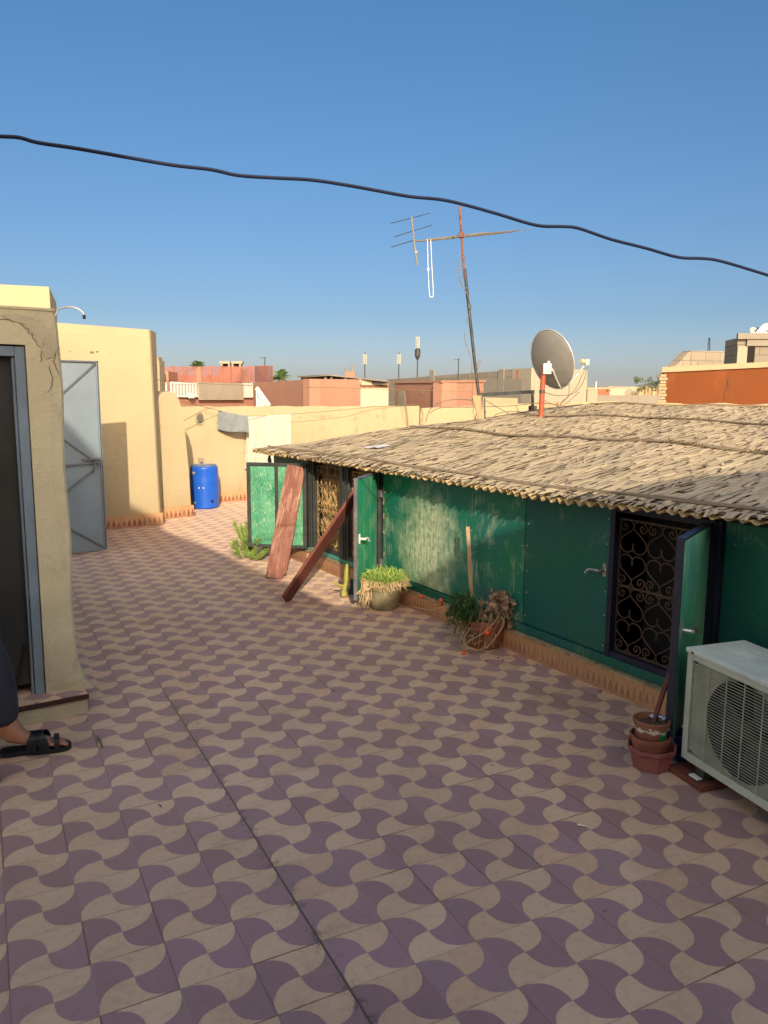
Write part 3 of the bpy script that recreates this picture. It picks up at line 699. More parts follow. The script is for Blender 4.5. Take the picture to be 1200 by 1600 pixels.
for k in range(380):   # loose broken stalks
    s_ = rng.uniform(S0+.3, 4.5); y0 = rng.uniform(-4.2, 0.0); L = rng.uniform(.06, .28); a = rng.gauss(0, .8)
    dv = Vector((math.sin(a), -math.cos(a), 0)); e_ = Vector((s_, y0, 0))+dv*L
    if not inside(e_.x, e_.y): continue
    rg.strip([on(s_+dv.x*L*t, y0+dv.y*L*t, .008+.010*math.sin(t*3.1)) for t in (0, .33, .66, 1)], rng.uniform(.004, .009), (dv.y, -dv.x, 0), .002)
for k in range(420):   # split ends over the eave
    s_ = S0+.1+k*(send(.1)-S0-.2)/420+rng.uniform(-.01, .01); a = rng.gauss(.25, .25); L = rng.uniform(.05, .11)
    p = on(s_, .05, .006); q = p+Vector((-math.sin(a)*L, math.cos(a)*L, -.002-.022*rng.random())); q.y = min(q.y, .142)
    rg.strip([p, (p+q)/2+Vector((0, 0, .005)), q], rng.uniform(.007, .014), (1, .2, rng.uniform(-.3, .3)), .006)
rg.build('loose_stalks', REED, mat_base)
pp_ = shl(atz(612, 702, 1.075)); 
MB().grid(8, 5, lambda u, v: on(3.48+.26*u+.03*v, -.50-.20*v, .014+.006*math.sin(u*7)*math.cos(v*4))).build('plastic_scrap', WHITE, mat_base)
dg = MB(); dg.tube(cr([(4.60, .06, 1.0), (4.60, .07, .96), (4.62, .07, .92), (4.59, .065, .90), (4.61, .06, .94)], 4), .012, 6).build('dangling_rag', BLACKIR, shed)

# ================================================================== planks
def plank(name, label, a, b, wdir, w, t, mat, group=None, notch=False):
    a, b = Vector(a), Vector(b); d = (b-a); L = d.length; d.normalize(); x = Vector(wdir); x = (x-d*x.dot(d)).normalized(); n = x.cross(d)
    M = Matrix(((x.x, n.x, d.x, a.x), (x.y, n.y, d.y, a.y), (x.z, n.z, d.z, a.z), (0, 0, 0, 1)))
    m = MB()
    if notch: prof = [(-w/2, 0), (w*.34, -.004), (w*.36, .05), (w/2, .055), (w/2+.002, L*.5), (w/2-.003, L*.93), (w*.40, L-.03), (w*.36, L), (-w/2+.004, L+.004), (-w/2-.002, L*.6)]
    else: prof = [(-w/2, 0), (w/2, 0), (w/2, L*.5), (w/2, L), (-w/2, L), (-w/2, L*.45)]
    m.prism([(p[0], -t/2, p[1]) for p in prof], (0, 1, 0), t)
    bmesh.ops.bevel(m.bm, geom=list(m.bm.edges), offset=.0025, segments=1, affect='EDGES')
    o = m.build(name, mat); o.matrix_world = M
    return tag(o, label, 'plank', group)
p1 = atz(430, 905, 0.0); p1t = at(463, 729, 7.10)
plank('wooden_plank', 'wide worn red wooden plank leaning on the pale green double shutter', p1+Vector((0, .01, 0)), p1t, (1, .08, 0), .172, .026, REDWOOD, notch=True)
b0 = atz(445, 941, 0.008); b1 = SO+Vector((math.cos(SA), math.sin(SA), 0))*2.90+Vector((.0, -.03, .83))
plank('wooden_plank', 'narrow dark red plank propped against the shed frame beside the open green shutter', b0+Vector((.0, .02, .01)), b1, (.42, .90, 0), .15, .024, REDWOOD2)

# ================================================================== hut at left
HO = Vector((-1.44, 3.64, 0)); HA = R(33)
hut = thing('stair_hut', 'low cream plastered hut with cracked corner, blue grey door frame and tiled step', 'hut', HO, HA)
Hm = Matrix.Translation(HO) @ Matrix.Rotation(HA, 4, 'Z')
wall = MB(); WY = .10; TH = .14
prR = [(-.14, WY), (-.02, WY)]
# right jamb: front face wobbles, flares at the foot
def jamb(u, v):
    z = .10+1.83*v; right = -.030+(.045*max(0, 1-(z-.10)/.16)**1.5)+.006*math.sin(z*9)-.006*v
    x = -.178+(right+.178)*u; return (x, WY+.003*math.sin(z*23+x*40), z)
cols = []
for j in range(41):
    z = .10+1.83*j/40; fl_ = max(0, 1-(z-.10)/.17)
    right = -.028+.050*fl_**1.5*(1+.25*math.sin(z*80))+.005*math.sin(z*9)-.012*max(0, (z-1.86)/.07)**2
    yb = WY-.035*fl_**2
    cols.append([Vector((-.178, WY, z)), Vector((-.10, WY+.002*math.sin(z*31), z)), Vector((right-.012, yb+.002, z)), Vector((right, yb+.014, z)), Vector((right-.004, WY+2.2, z)), Vector((-.178, WY+2.2, z))])
vv = [[wall.bm.verts.new(p) for p in r] for r in cols]
for A, B in zip(vv, vv[1:]):
    for k in range(6): wall.bm.faces.new((A[k], A[(k+1) % 6], B[(k+1) % 6], B[k]))
wall.bm.faces.new(vv[0]); wall.bm.faces.new(vv[-1][::-1])
wall.box((-1.12, WY, 1.775), (-.178, WY+2.2, 1.93)); wall.box((-2.2, WY, .10), (-1.12, WY+2.2, 1.93))
wall.box((-1.12, WY+1.6, .1), (-.178, WY+1.7, 1.775))
hw = wall.build('wall', CREAM, hut)
# fallen render patch around the corner crack
pt = MB(); rngp = random.Random(5)
ring = [(-.30+.02, 1.90), (-.20, 1.905), (-.13, 1.90), (-.095, 1.865), (-.06, 1.85), (-.045, 1.80), (-.05, 1.74), (-.09, 1.72), (-.11, 1.76), (-.13, 1.80), (-.17, 1.86), (-.24, 1.88)]
pt.prism([(x+rngp.uniform(-.008, .008), WY-.004, z+rngp.uniform(-.006, .006)) for x, z in cr([(a, 0, b) for a, b in ring], 3) for x, z in [(x, z)]] if False else [(p.x+rngp.uniform(-.005, .005), WY-.0045, p.z+rngp.uniform(-.005, .005)) for p in cr([(a, 0, b) for a, b in ring], 3)][:-1], (0, 1, 0), .02)
pt.build('broken_render', CREAM2, hw)
ck = MB()
for pth in [[(-.30, 1.885), (-.24, 1.88), (-.18, 1.86), (-.14, 1.80), (-.11, 1.75), (-.12, 1.70)], [(-.11, 1.76), (-.08, 1.745)], [(-.06, 1.85), (-.08, 1.80), (-.05, 1.76), (-.06, 1.70), (-.04, 1.64)], [(-.08, 1.68), (-.07, 1.61), (-.09, 1.56)]]:
    ck.tube([(p.x+rngp.uniform(-.005, .005), WY-.0018, p.z+rngp.uniform(-.004, .004)) for p in cr([(a, 0, b) for a, b in pth], 6)], .0014, 5)
ck.build('cracks', plain('crack shadow brown', (.10, .08, .055), .95), hw)
rf_ = MB(); rf_.box((-2.25, WY-.004, 1.931), (-.045, WY+2.3, 1.945), bev=.004).build('roof', CREAM, hut)
# step: top tile, dark nosing, base
st = MB(); st.box((-2.0, .012, 0), (-.008, 1.7, .075)).build('step_base', CREAM, hut)
MB().box((-2.0, .0, .0755), (-.002, 1.69, .099)).build('step_nosing', plain('dark red nosing', (.035, .012, .012), .6), hut)
MB().box((-1.99, .006, .0995), (-.006, 1.68, .1035)).build('step_tile', STEPT, hut)
# door frame
dfm = MB(); xr, zt = -.182, 1.77; fw = .042
dfm.box((xr-fw, WY+.012, .104), (xr, WY+.07, zt-.003), bev=.003).box((xr-.85, WY+.012, zt-fw-.005), (xr-fw-.001, WY+.07, zt-.003), bev=.003).box((xr-.89, WY+.012, .104), (xr-.851, WY+.07, zt-.003))
dfm.box((xr-fw-.012, WY+.03, .104), (xr-fw-.002, WY+.06, zt-fw-.01), bev=.002)
df = dfm.build('door_frame', BLUEGREY, hut)
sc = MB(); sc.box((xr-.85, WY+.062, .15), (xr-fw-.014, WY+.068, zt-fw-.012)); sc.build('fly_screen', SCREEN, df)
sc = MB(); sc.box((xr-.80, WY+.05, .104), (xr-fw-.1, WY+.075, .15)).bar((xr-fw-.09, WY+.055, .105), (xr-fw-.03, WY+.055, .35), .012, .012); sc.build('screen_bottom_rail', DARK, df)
# bent white hose on top
hp = [at(88, 490, 4.1), at(92, 483, 4.1), at(104, 480, 4.1), at(118, 481, 4.1), at(128, 487, 4.1), at(131, 492, 4.1)]
hz = thing('bent_pipe', 'thin white bent pipe with black tip curving over the hut corner', 'pipe', hp[0])
m = MB().tube([p-hp[0] for p in cr([hp[0]+Vector((-.06, 0, -.09))]+hp, 5)], .0045, 8).build('pipe', WHITE, hz, smooth=True)
MB().tube([hp[-1]-hp[0], hp[-1]-hp[0]+Vector((.002, 0, -.02))], .008, 8).build('tip', BLACKIR, hz)

# ================================================================== yellow building, its metal door
YO = Vector((-2.69, 9.28, 0)); YA = R(34)
yb = thing('yellow_roof_house', 'tall sunlit yellow plastered wall block with spire tile skirting and grey metal door', 'roof building', YO, YA)
def ylc(p):
    v = Vector(p)-YO; return Vector((v.x*math.cos(YA)+v.y*math.sin(YA), -v.x*math.sin(YA)+v.y*math.cos(YA), v.z))
e = ylc((-2.775, 9.70, 0))
w = MB()
n = 26
def yface(z): return -.012*z
pts = [(-1.75, 0), (0, 0), (e.x, e.y), (e.x-.1, e.y+2.0), (-1.75, 2.4)]
rings = []
for k in range(13):
    z = 2.29*k/12; x1 = .0-.018*z+.010*math.sin(z*2.5)*0
    fls = .03*max(0, 1-z/.25)**2
    rr = [Vector((-1.75, 0, z)), Vector((x1-.025+fls, 0, z)), Vector((x1+fls, .02, z)), Vector((e.x-.02, e.y, z)), Vector((e.x-.12, 2.4, z)), Vector((-1.75, 2.4, z))]
    rings.append([w.bm.verts.new(p) for p in rr])
for A, B in zip(rings, rings[1:]):
    for k in range(6): w.bm.faces.new((A[k], A[(k+1) % 6], B[(k+1) % 6], B[k]))
tp = [w.bm.verts.new(v.co+Vector((0, 0, .05 if i_ < 1 or i_ > 4 else .012))) for i_, v in enumerate(rings[-1])]
for k in range(6): w.bm.faces.new((rings[-1][k], rings[-1][(k+1) % 6], tp[(k+1) % 6], tp[k]))
w.bm.faces.new(tp[::-1]); w.bm.faces.new(rings[0])
w.box((-1.87, -1.45, 0), (-1.751, 2.3, 2.30))
ywall = w.build('wall', YEL, yb)
MB().box((-1.74, -.028, 0), (.014, -.002, .15), bev=.003).build('skirting', SKIRT, yb)
rs = random.Random(9)
for x_, z_, r_ in [(-.72, 2.02, .030), (-.66, 2.03, .02), (-.50, 2.02, .008), (-.95, 2.02, .01)]:
    MB().prism([(x_+r_*math.cos(a)*rs.uniform(.6, 1.2), -.003, z_+r_*.6*math.sin(a)*rs.uniform(.6, 1.2)) for a in [k*.628 for k in range(10)]], (0, 1, 0), .01).build('chipped_patch', STAINM, ywall)
# metal door leaf (swung open)
dfree = ylc((-2.785, 7.66, 0)); dh = ylc((-3.43, 7.08, 0)); dd = (dh-dfree).normalized(); Ld = (dh-dfree).length; dn = Vector((-dd.y, dd.x, 0))
Mloc = Matrix(((dd.x, dn.x, 0, dfree.x), (dd.y, dn.y, 0, dfree.y), (0, 0, 1, 0), (0, 0, 0, 1)))
toCam = (ylc((0, 0, 0))-dfree).dot(dn); sg = 1 if toCam > 0 else -1
D = MB(); D.box((0, -.004, .02), (Ld, .004, 1.875), Mloc)
dl = D.build('metal_door', DOORGREY, yb)
F = MB(); q = .016*sg
def DB(a, b, w_=.022): F.bar(Mloc @ Vector((a[0], q, a[1])), Mloc @ Vector((b[0], q, b[1])), w_, .018, up=dn*1.0)
DB((.012, .02), (.012, 1.875)); DB((Ld-.012, .02), (Ld-.012, 1.875))
F.build('frame_bar', DOORGREY, dl)
F = MB()
DB((.0, 1.865), (Ld, 1.865), .014)
for a_, b_ in [((.03, 1.85), (Ld*.72, 1.33)), ((Ld*.72, 1.33), (.03, .87)), ((.03, .87), (Ld*.72, .45)), ((Ld*.72, .45), (.03, .05)), ((Ld*.72, 1.33), (Ld*.98, 1.15)), ((0.01, .03), (.01, 1.86))]: DB(a_, b_, .012)
F.build('brace', DOORBR, dl)
F = MB(); q = .03*sg; DB((.03, .90), (Ld*.7, .87), .014); DB((.03, .93), (.20, .93), .018); DB((.09, .93), (.10, .80), .008)
F.build('bolt', GREYSTEEL, dl)
# further yellow block top left
ub = thing('yellow_stair_block', 'taller yellow plaster block rising behind the cream hut at the far left', 'roof building', (-4.02, 9.6, 0), R(20))
MB().box((-2.6, 0, 0), (0, 1.6, 2.83), bev=.03).build('wall', YEL, ub)
# rounded buttress
PO = Vector((-2.775, 9.69, 0)); PA = R(42)
pl = thing('rounded_buttress', 'rounded top yellow buttress wall beside the blue barrel with tile skirting', 'buttress', PO, PA)
prof = [(-.02, 0), (.395, 0), (.365, .6), (.33, 1.05), (.30, 1.36), (.275, 1.49), (.22, 1.575), (.14, 1.60), (.05, 1.585), (.0, 1.53), (-.02, 1.45)]
pm = MB(); pm.prism([(a, 0, b) for a, b in prof], (0, 1, 0), 1.30)
bmesh.ops.bevel(pm.bm, geom=[e_ for e_ in pm.bm.edges if abs(e_.verts[0].co.y-e_.verts[1].co.y) < 1e-6 and e_.verts[0].co.y < .01 and e_.verts[0].co.z+e_.verts[1].co.z > .05], offset=.02, segments=3, affect='EDGES')
pm.build('wall', YEL, pl, smooth=True)
MB().box((-.03, -.022, 0), (.41, -.002, .15), bev=.003).box((.395, -.0015, 0), (.413, 1.25, .148)).build('skirting', SKIRT, pl)
# brown edged post behind
bp = thing('brick_pier', 'weathered brick pier with brown edge standing behind the yellow wall corner', 'pier', at(243, 620, 12.5)-Vector((0, 0, 1.6)))
zt = at(243, 557, 12.5).z-at(243, 620, 12.5).z+1.6
MB().box((-.035, 0, 0), (.075, .3, zt-.06)).box((-.03, .01, zt-.059), (.06, .25, zt), bev=.01).jitter(.004).build('pier', SAND, bp)
MB().box((-.075, -.01, 0), (-.036, .25, zt-.1)).jitter(.003).build('edge_board', RUST, bp)

# ================================================================== back parapet
bpw = thing('back_parapet', 'yellow parapet wall with stains behind the clothes line and barrel', 'parapet wall', BW0, R(31))
pw = MB(); HB = 1.40
N_ = 40; topv = [1.395+.006*math.sin(k*1.3)+.004*math.sin(k*3.7) for k in range(N_+1)]
fr1 = [(-1.6+(3.5+1.6)*k/N_, 0, topv[k]) for k in range(N_+1)]
pw.prism([(-1.6, 0, 0), (3.5, 0, 0)]+fr1[::-1], (0, 1, 0), .16)
pw.build('wall', YEL2, bpw)
MB().box((-1.6, -.02, 0), (3.49, -.001, .14), bev=.003).build('skirting', SKIRT, bpw)
vn = MB(); 
def bpl(px, py):   # pixel -> parapet frame
    d = ray(px, py); nn = Vector((-BWd.y, BWd.x, 0)); t = nn.dot(BW0)/nn.dot(d); p = Vector((0, 0, CH))+d*t-BW0
    return Vector((p.dot(BWd), 0, p.z))
v0 = bpl(312, 654)
rg_ = MB().tube([v0+Vector((.052*math.cos(a), -.012, .085*math.sin(a))) for a in [k*math.pi/12 for k in range(24)]], .012, 8, closed=True).box(v0+Vector((-.05, -.008, -.05)), v0+Vector((.05, -.001, .05)))
vent = rg_.build('vent_ring', PATCH, bpw)
g_ = MB()
for k in range(-3, 4): g_.bar(v0+Vector((k*.014, -.018, -.06)), v0+Vector((k*.014, -.018, .06)), .006, .006, up=(0, 1, 0))
g_.build('vent_bars', GALV, vent)
v0 = bpl(314, 722); bx = MB().box(v0+Vector((-.035, -.03, -.065)), v0+Vector((.035, -.001, .065)), bev=.006).build('switch_box', plain('grey box', (.33, .28, .22), .7), bpw)
MB().box(v0+Vector((-.02, -.034, -.04)), v0+Vector((.02, -.031, .0))).build('socket_face', DARK, bx)
rq = random.Random(17)
for px_, py_, rx_, rz_p in [(505, 651, .17, .035), (556, 655, .05, .05), (557, 672, .035, .07), (590, 650, .06, .03), (470, 652, .05, .02), (330, 646, .08, .02)]:
    c_ = bpl(px_, py_); MB().prism([(c_.x+rx_*math.cos(a)*rq.uniform(.5, 1.2), -.0025, c_.z+rz_p*math.sin(a)*rq.uniform(.5, 1.2)) for a in [k*.42 for k in range(15)]], (0, 1, 0), .01).build('peeled_patch', PEEL, bpw)
# right return of the parapet
rpw = thing('side_parapet', 'pale yellow parapet behind the reed roof under the antenna mast', 'parapet wall', BWc+Vector((.02, .02, 0)), R(-9))
MB().prism([(0, 0, 0), (3.2, 0, 0), (3.2, 0, 1.50), (1.6, 0, 1.445), (0, 0, 1.36)], (0, 1, 0), .16).build('wall', YEL2, rpw)
ck = MB(); ck.tube([(.02, -.01, 1.36), (.05, -.01, 1.25), (.04, -.01, 1.1), (.10, -.01, .95)], [.02, .012, .018, .01], 5).jitter(.004).build('crack', PATCH, rpw)
rp = at(850, 640, 10.6); rp.z = 0
rgh = thing('rough_parapet', 'long rough sandy plastered parapet behind the far edge of the reed roof', 'parapet wall', (rp.x, rp.y, 0), R(-4))
N_ = 60
tops = [(6.2*k/N_, 0, 1.475+.012*math.sin(k*.9)+.010*random.random()) for k in range(N_+1)]
MB().prism([(0, 0, 0), (6.2, 0, 0)]+tops[::-1], (0, 1, 0), .22).build('wall', SAND, rgh)
#REST
# ================================================================== building behind the viewer (its shadow lies over the near terrace)
sh_ = thing('stair_tower', 'tall plastered stair tower behind the viewpoint whose shadow covers the near floor', 'tower', (0, -2.0, 0))
pr = [(-2.6, 0), (-2.6, 5.6), (-1.55, 5.57), (-1.25, 5.26), (-.92, 5.14), (-.84, 4.92), (-.14, 4.36), (.42, 3.84), (.86, 3.45), (1.15, 3.44), (1.5, 3.67), (1.72, 3.78), (2.1, 3.78), (2.45, 3.89), (2.75, 4.0), (3.3, 4.06), (4.3, 4.1), (4.3, 0)]
MB().prism([(a, 0, b) for a, b in pr], (0, -1, 0), 3.0).build('wall', YEL2, sh_)

# ================================================================== blue barrel
ba = thing('plastic_barrel', 'blue plastic barrel with dusty grey top standing against the yellow parapet', 'barrel', at(320, 770, 10.75)*Vector((1, 1, 0)) if False else (at(320, 770, 10.75).x, 10.75, 0))
MB().lathe([(.165, 0), (.185, .02), (.188, .06), (.196, .2), (.200, .30), (.196, .42), (.188, .53), (.192, .545), (.186, .575), (.172, .585)], 40).build('body', BLUE, ba, smooth=True)
m = MB().lathe([(.168, .5851), (.172, .60), (.160, .605), (.155, .592)], 40)
m.build('lid', BLUED, ba, smooth=True)
for x_, z_ in [(-.105, .50), (-.105, .09)]:
    y_ = -math.sqrt(.192**2-x_**2); d = Vector((x_, y_, 0)).normalized()
    MB().tube([Vector((x_, y_, z_))-d*.01, Vector((x_, y_, z_))+d*.012], .020, 14).tube([Vector((x_, y_, z_))+d*.012, Vector((x_, y_, z_))+d*.016], .011, 10).build('bung', PATCH, ba)
for x_ in (-.03, .03):
    MB().tube([Vector((x_, -.199, .30)), Vector((x_, -.203, .30))], .010, 10).build('molded_mark', WHITE, ba)
MB().tube([(.13, -.14, .11), (.135, -.148, .11)], .02, 10).build('drain_hole', DARK, ba)

# ================================================================== washing
def cloth(name, label, cat, x0, x1, zt0, zt1, zb, Y, mat, folds, amp, seed, nx=60, nz=26, edge=None):
    rr = random.Random(seed); ph = [rr.uniform(0, 6.28) for _ in range(6)]
    m = MB()
    def fn(u, v):
        x = x0+(x1-x0)*u; top = zt0+(zt1-zt0)*u; b = zb(u) if callable(zb) else zb; z = top+(b-top)*v
        y = amp*(.35+v)*(math.sin(folds*6.28*u+ph[0]+.5*math.sin(3*v+ph[2]))+.5*math.sin(folds*13.7*u+ph[1]+v*1.5))+.02*v
        if edge: x += edge(u, v)
        return (x, Y+y, z)
    m.grid(nx, nz, fn); o = m.build(name, mat, smooth=True, recalc=False, solid=.0015)
    return tag(o, label, cat)
a = at(341, 641, 11.2); b = at(390, 650, 11.35)
cloth('grey_trousers', 'grey cloth hanging from the clothes line over the yellow parapet', 'clothing', a.x, b.x, a.z, b.z, lambda u: at(384, 677, 11.3).z+(.06-.06*u)-.015*math.sin(u*5), 11.2, CLOTHG, 1.1, .010, 4, edge=lambda u, v: .03*v*(u-.8))
a = at(386, 651, 11.4); b = at(455, 647, 11.5); bt = at(378, 734, 11.4).z
cloth('white_curtain', 'thin white curtain drying on the line beside the grey cloth', 'curtain', a.x, b.x, a.z, b.z, lambda u: bt+.02*math.sin(u*9)+(.10*u), 11.42, CLOTHW, 5, .008, 8, nx=120, edge=lambda u, v: -.06*v*(1-u))
def wire(name, label, cat, pts, r, mat, group=None, k=8, seg=6):
    o = MB().tube(cr(pts, k), r, seg).build(name, mat, smooth=True); return tag(o, label, cat, group)
L1 = [at(150, 588, 9.0), at(230, 592, 9.4), at(330, 600, 10.6), at(455, 604, 11.6), at(560, 607, 13), at(700, 611, 14), at(760, 613, 14.2)]
wire('clothes_line', 'upper clothes line sagging across the pink houses from the tall yellow wall', 'clothes line', L1, .0045, LINE, 'lines strung from the yellow wall')
L2 = [at(150, 601, 9.0), at(210, 610, 9.4), at(262, 622, 9.9), at(341, 641, 11.15), at(388, 650, 11.3), at(455, 647, 11.6), at(540, 640, 12.1), at(580, 636, 12.5), at(655, 632, 13.15)]
wire('clothes_line', 'lower clothes line that carries the grey cloth and white curtain', 'clothes line', L2, .004, LINE, 'lines strung from the yellow wall')
CBL = [(-60, 208), (0, 213), (30, 215), (60, 223), (120, 232), (200, 246), (270, 258), (330, 265), (372, 274), (430, 278), (485, 281), (540, 289), (590, 298), (640, 307), (690, 312), (730, 321), (780, 335), (838, 352), (880, 354), (905, 357), (955, 374), (1010, 388), (1060, 402), (1100, 404), (1130, 409), (1200, 430), (1270, 452)]
wire('overhead_cable', 'thick dark blue cable crossing the whole sky in front', 'cable', [at(x, y, 2.4+.0006*x) for x, y in CBL], .0058, CABLE, k=5, seg=8)

# ================================================================== potted plants
def blades(m, c, n, h, spread, w, rr, droop=.5, rad=.1):
    for _ in range(n):
        a = rr.uniform(0, 6.28); r0 = rad*math.sqrt(rr.random()); p = Vector((c[0]+r0*math.cos(a), c[1]+r0*math.sin(a), c[2]))
        o = Vector((math.cos(a), math.sin(a), 0)); hh = h*rr.uniform(.5, 1.1); sp = spread*rr.uniform(.2, 1.0)*(r0/rad+.2)
        q = p+o*sp*.5+Vector((rr.uniform(-.01, .01), rr.uniform(-.01, .01), hh*.7)); e = p+o*sp+Vector((0, 0, hh*(1-droop*rr.random())))
        b_ = rr.uniform(0, 6.28); m.strip([p, q, e], w, (math.cos(b_), math.sin(b_), 0), w*.25)
rr = random.Random(12)
pc = atz(600, 955, 0.0)+Vector((0, .105, 0))
pot = thing('potted_succulent', 'round grey green concrete pot overflowing with bright green and dry trailing succulent', 'potted plant', pc)
MB().lathe([(.100, 0), (.108, .01), (.122, .10), (.130, .17), (.136, .19), (.134, .205), (.120, .205), (.116, .17)], 36).build('pot', STONEPOT, pot, smooth=True)
MB().lathe([(.117, .17), (.06, .185), (.002, .19)], 20).build('soil', SOIL, pot)
m = MB()
blades(m, (.0, 0, .215), 1000, .062, .06, .0026, rr, .5, .145); blades(m, (.0, 0, .21), 600, .045, .09, .0026, rr, .9, .15)
for _ in range(260):
    a = rr.uniform(0, 6.28); r0 = .14*math.sqrt(rr.random()); p = Vector((r0*math.cos(a), r0*math.sin(a), .22+rr.uniform(-.02, .05)))
    m.tube([p, p+Vector((rr.uniform(-.02, .02), rr.uniform(-.02, .02), rr.uniform(.015, .04)))], [.005, .002], 5)
m.build('foliage', SUCC, pot, recalc=False)
m = MB()
for _ in range(300):
    a = rr.uniform(0, 6.28)
    if rr.random() < .35: a = rr.gauss(3.6, .5)
    ln = rr.uniform(.04, .20)*(1 if 2.6 < a < 3.9 else .3)
    o = Vector((math.cos(a), math.sin(a), 0)); p = o*rr.uniform(.08, .12)+Vector((0, 0, .215)); r1 = rr.uniform(.13, .175)
    pts = [p, o*r1*.98+Vector((0, 0, .225)), o*r1+Vector((rr.uniform(-.02, .02), rr.uniform(-.02, .02), .21-ln*.5)), o*(r1+rr.uniform(-.005, .03))+Vector((rr.uniform(-.03, .03), rr.uniform(-.03, .03), max(.008, .21-ln)))]
    m.tube(cr(pts, 3), rr.uniform(.0016, .0034), 4)
m.build('dry_stems', SUCCDRY, pot, recalc=False)

g1 = atz(388, 874, 0); rr = random.Random(5)
bush = thing('succulent_clump', 'bright green finger leaved succulent clump growing beside the pale double shutter', 'plant', (g1.x, g1.y, 0))
m = MB()
def sstem(p, d, L):
    n = max(3, int(L/.016)); q = Vector(p); d = Vector(d).normalized()
    for i in range(n):
        q = q+d*.016; d = (d+Vector((rr.uniform(-.15, .15), rr.uniform(-.15, .15), rr.uniform(-.08, .10)))).normalized()
        for _ in range(6):
            s_ = Vector((rr.uniform(-1, 1), rr.uniform(-1, 1), rr.uniform(-.2, 1))).normalized()
            m.tube([q, q+s_*.016+d*.008, q+s_*.034+d*.030], [.0025, .0034, .0010], 5)
for dx, dy, L, up in [(-.03, .02, .34, 1.6), (.02, .05, .30, 1.8), (-.08, -.05, .22, .35), (.05, -.08, .24, .3), (.12, -.06, .22, .2), (.16, -.02, .2, .4), (-.12, 0, .16, .5), (.08, .0, .26, .9), (0, -.04, .26, .9), (.1, -.1, .16, .2), (-.02, .0, .36, 2.4), (.0, .04, .33, 2.0), (-.05, .03, .3, 1.3)]:
    sstem((dx*.6, dy*.6, .01), (dx*3, dy*3, up), L)
m.build('foliage', SUCC, bush, recalc=False)
MB().tube([(0, 0, 0), (-.01, .01, .12), (-.02, .02, .25)], .008, 6).tube([(0.02, 0, 0), (.05, -.03, .05), (.12, -.06, .03)], .007, 6).build('stem', VINE, bush)

# yellow green cactus beside the open leaf
cb = atz(540, 934, 0)
ca = thing('yellow_cactus', 'drooping yellow green succulent stem on the floor left of the open shutter', 'plant', (cb.x, cb.y, 0))
m = MB()
m.tube(cr([(-.01, 0, .01), (-.012, .01, .05), (.0, .02, .11), (.008, .03, .18), (.012, .04, .26)], 5), [.026]*6+[.016]*6+[.022]*6+[.015]*3, 8)
m.build('stem', CACT, ca, smooth=True)
for p, rd_ in [([(0, .02, .09), (-.05, .0, .10), (-.095, -.02, .135)], .011), ([(0, .02, .07), (-.06, 0, .075), (-.13, -.02, .055)], .005)]:
    MB().tube(cr(p, 4), [.004]+[rd_]*6+[rd_*.7, .002], 6).build('leaf', CACT if rd_ > .01 else VINE, ca, smooth=True)

gt = thing('green_tile_scrap', 'small upright dark green glazed scrap behind the yellow cactus', 'scrap', (cb.x+.07, cb.y+.12, 0))
MB().box((-.04, -.012, 0), (.03, .012, .12), bev=.004).build('slab', GREEN_D, gt); MB().box((-.05, -.03, 0), (.05, -.013, .045), bev=.004).build('foot', DKSTEEL, gt)

# terracotta pot with withered tomato
rr = random.Random(21)
tc = atz(755, 1019, 0)+Vector((.02, .13, 0))
tp_ = thing('tomato_plant_pot', 'terracotta pot with half withered tomato plant tied to a pale wooden stake', 'potted plant', (tc.x, tc.y, 0))
MB().lathe([(.095, 0), (.105, .01), (.128, .13), (.140, .135), (.145, .185), (.138, .19), (.128, .185), (.12, .15)], 32).build('pot', TERRA, tp_, smooth=True)
MB().lathe([(.12, .15), (.05, .16), (.002, .165)], 16).build('soil', SOIL, tp_)
st_t = at(731, 823, 4.93)-Vector((tc.x, tc.y, 0)); 
MB().prism([(-.065+o_[0], .06+o_[1], .12) for o_ in [(-.012, 0), (.012, 0), (.012, .010), (-.012, .010)]], (st_t-Vector((-.065, .06, .12))).normalized(), (st_t-Vector((-.065, .06, .12))).length).build('stake', PALEWOOD, tp_)
m = MB()
for _ in range(85):      # ferny green side on the left
    a = rr.uniform(1.9, 4.6); L = rr.uniform(.08, .20); o = Vector((math.cos(a), math.sin(a), 0)); p = Vector((-.05, .0, .18))+o*rr.uniform(0, .08)
    rz = rr.uniform(-.02, .12); q = p+o*L*.5+Vector((0, 0, .05+rz)); e = p+o*L*.85+Vector((0, 0, rz+rr.uniform(-.09, .03)))
    pts = cr([p, q, e], 5); m.tube(pts, .0013, 4)
    for t in pts[1:]:
        for _k in range(3):
            s_ = Vector((rr.uniform(-1, 1), rr.uniform(-1, 1), rr.uniform(-.5, .6))).normalized(); sd_ = s_.cross(Vector((0, 0, 1)))
            m.strip([t, t+s_*.013, t+s_*.028], .0045, sd_, .001)
m.build('green_leaves', FERN, tp_, recalc=False)
m = MB()
def crumple(p, s):
    n0 = Vector((rr.uniform(-1, 1), rr.uniform(-1, 1), rr.uniform(-1, 1))).normalized(); t = n0.orthogonal().normalized(); b_ = n0.cross(t)
    m.grid(3, 3, lambda u, v: p+t*(u-.5)*s+b_*(v-.5)*s*.8+n0*s*.55*math.sin(u*5+v*4+p.x*90)*.8+Vector((rr.uniform(-1, 1), rr.uniform(-1, 1), rr.uniform(-1, 1)))*s*.12)
for _ in range(170):
    a = rr.gauss(-.2, .8); r_ = rr.uniform(.02, .16); z_ = .24+.10*rr.random()-max(0, r_-.09)*rr.uniform(.0, 2.2)
    crumple(Vector((.03+r_*math.cos(a), r_*math.sin(a), z_)), rr.uniform(.015, .038))
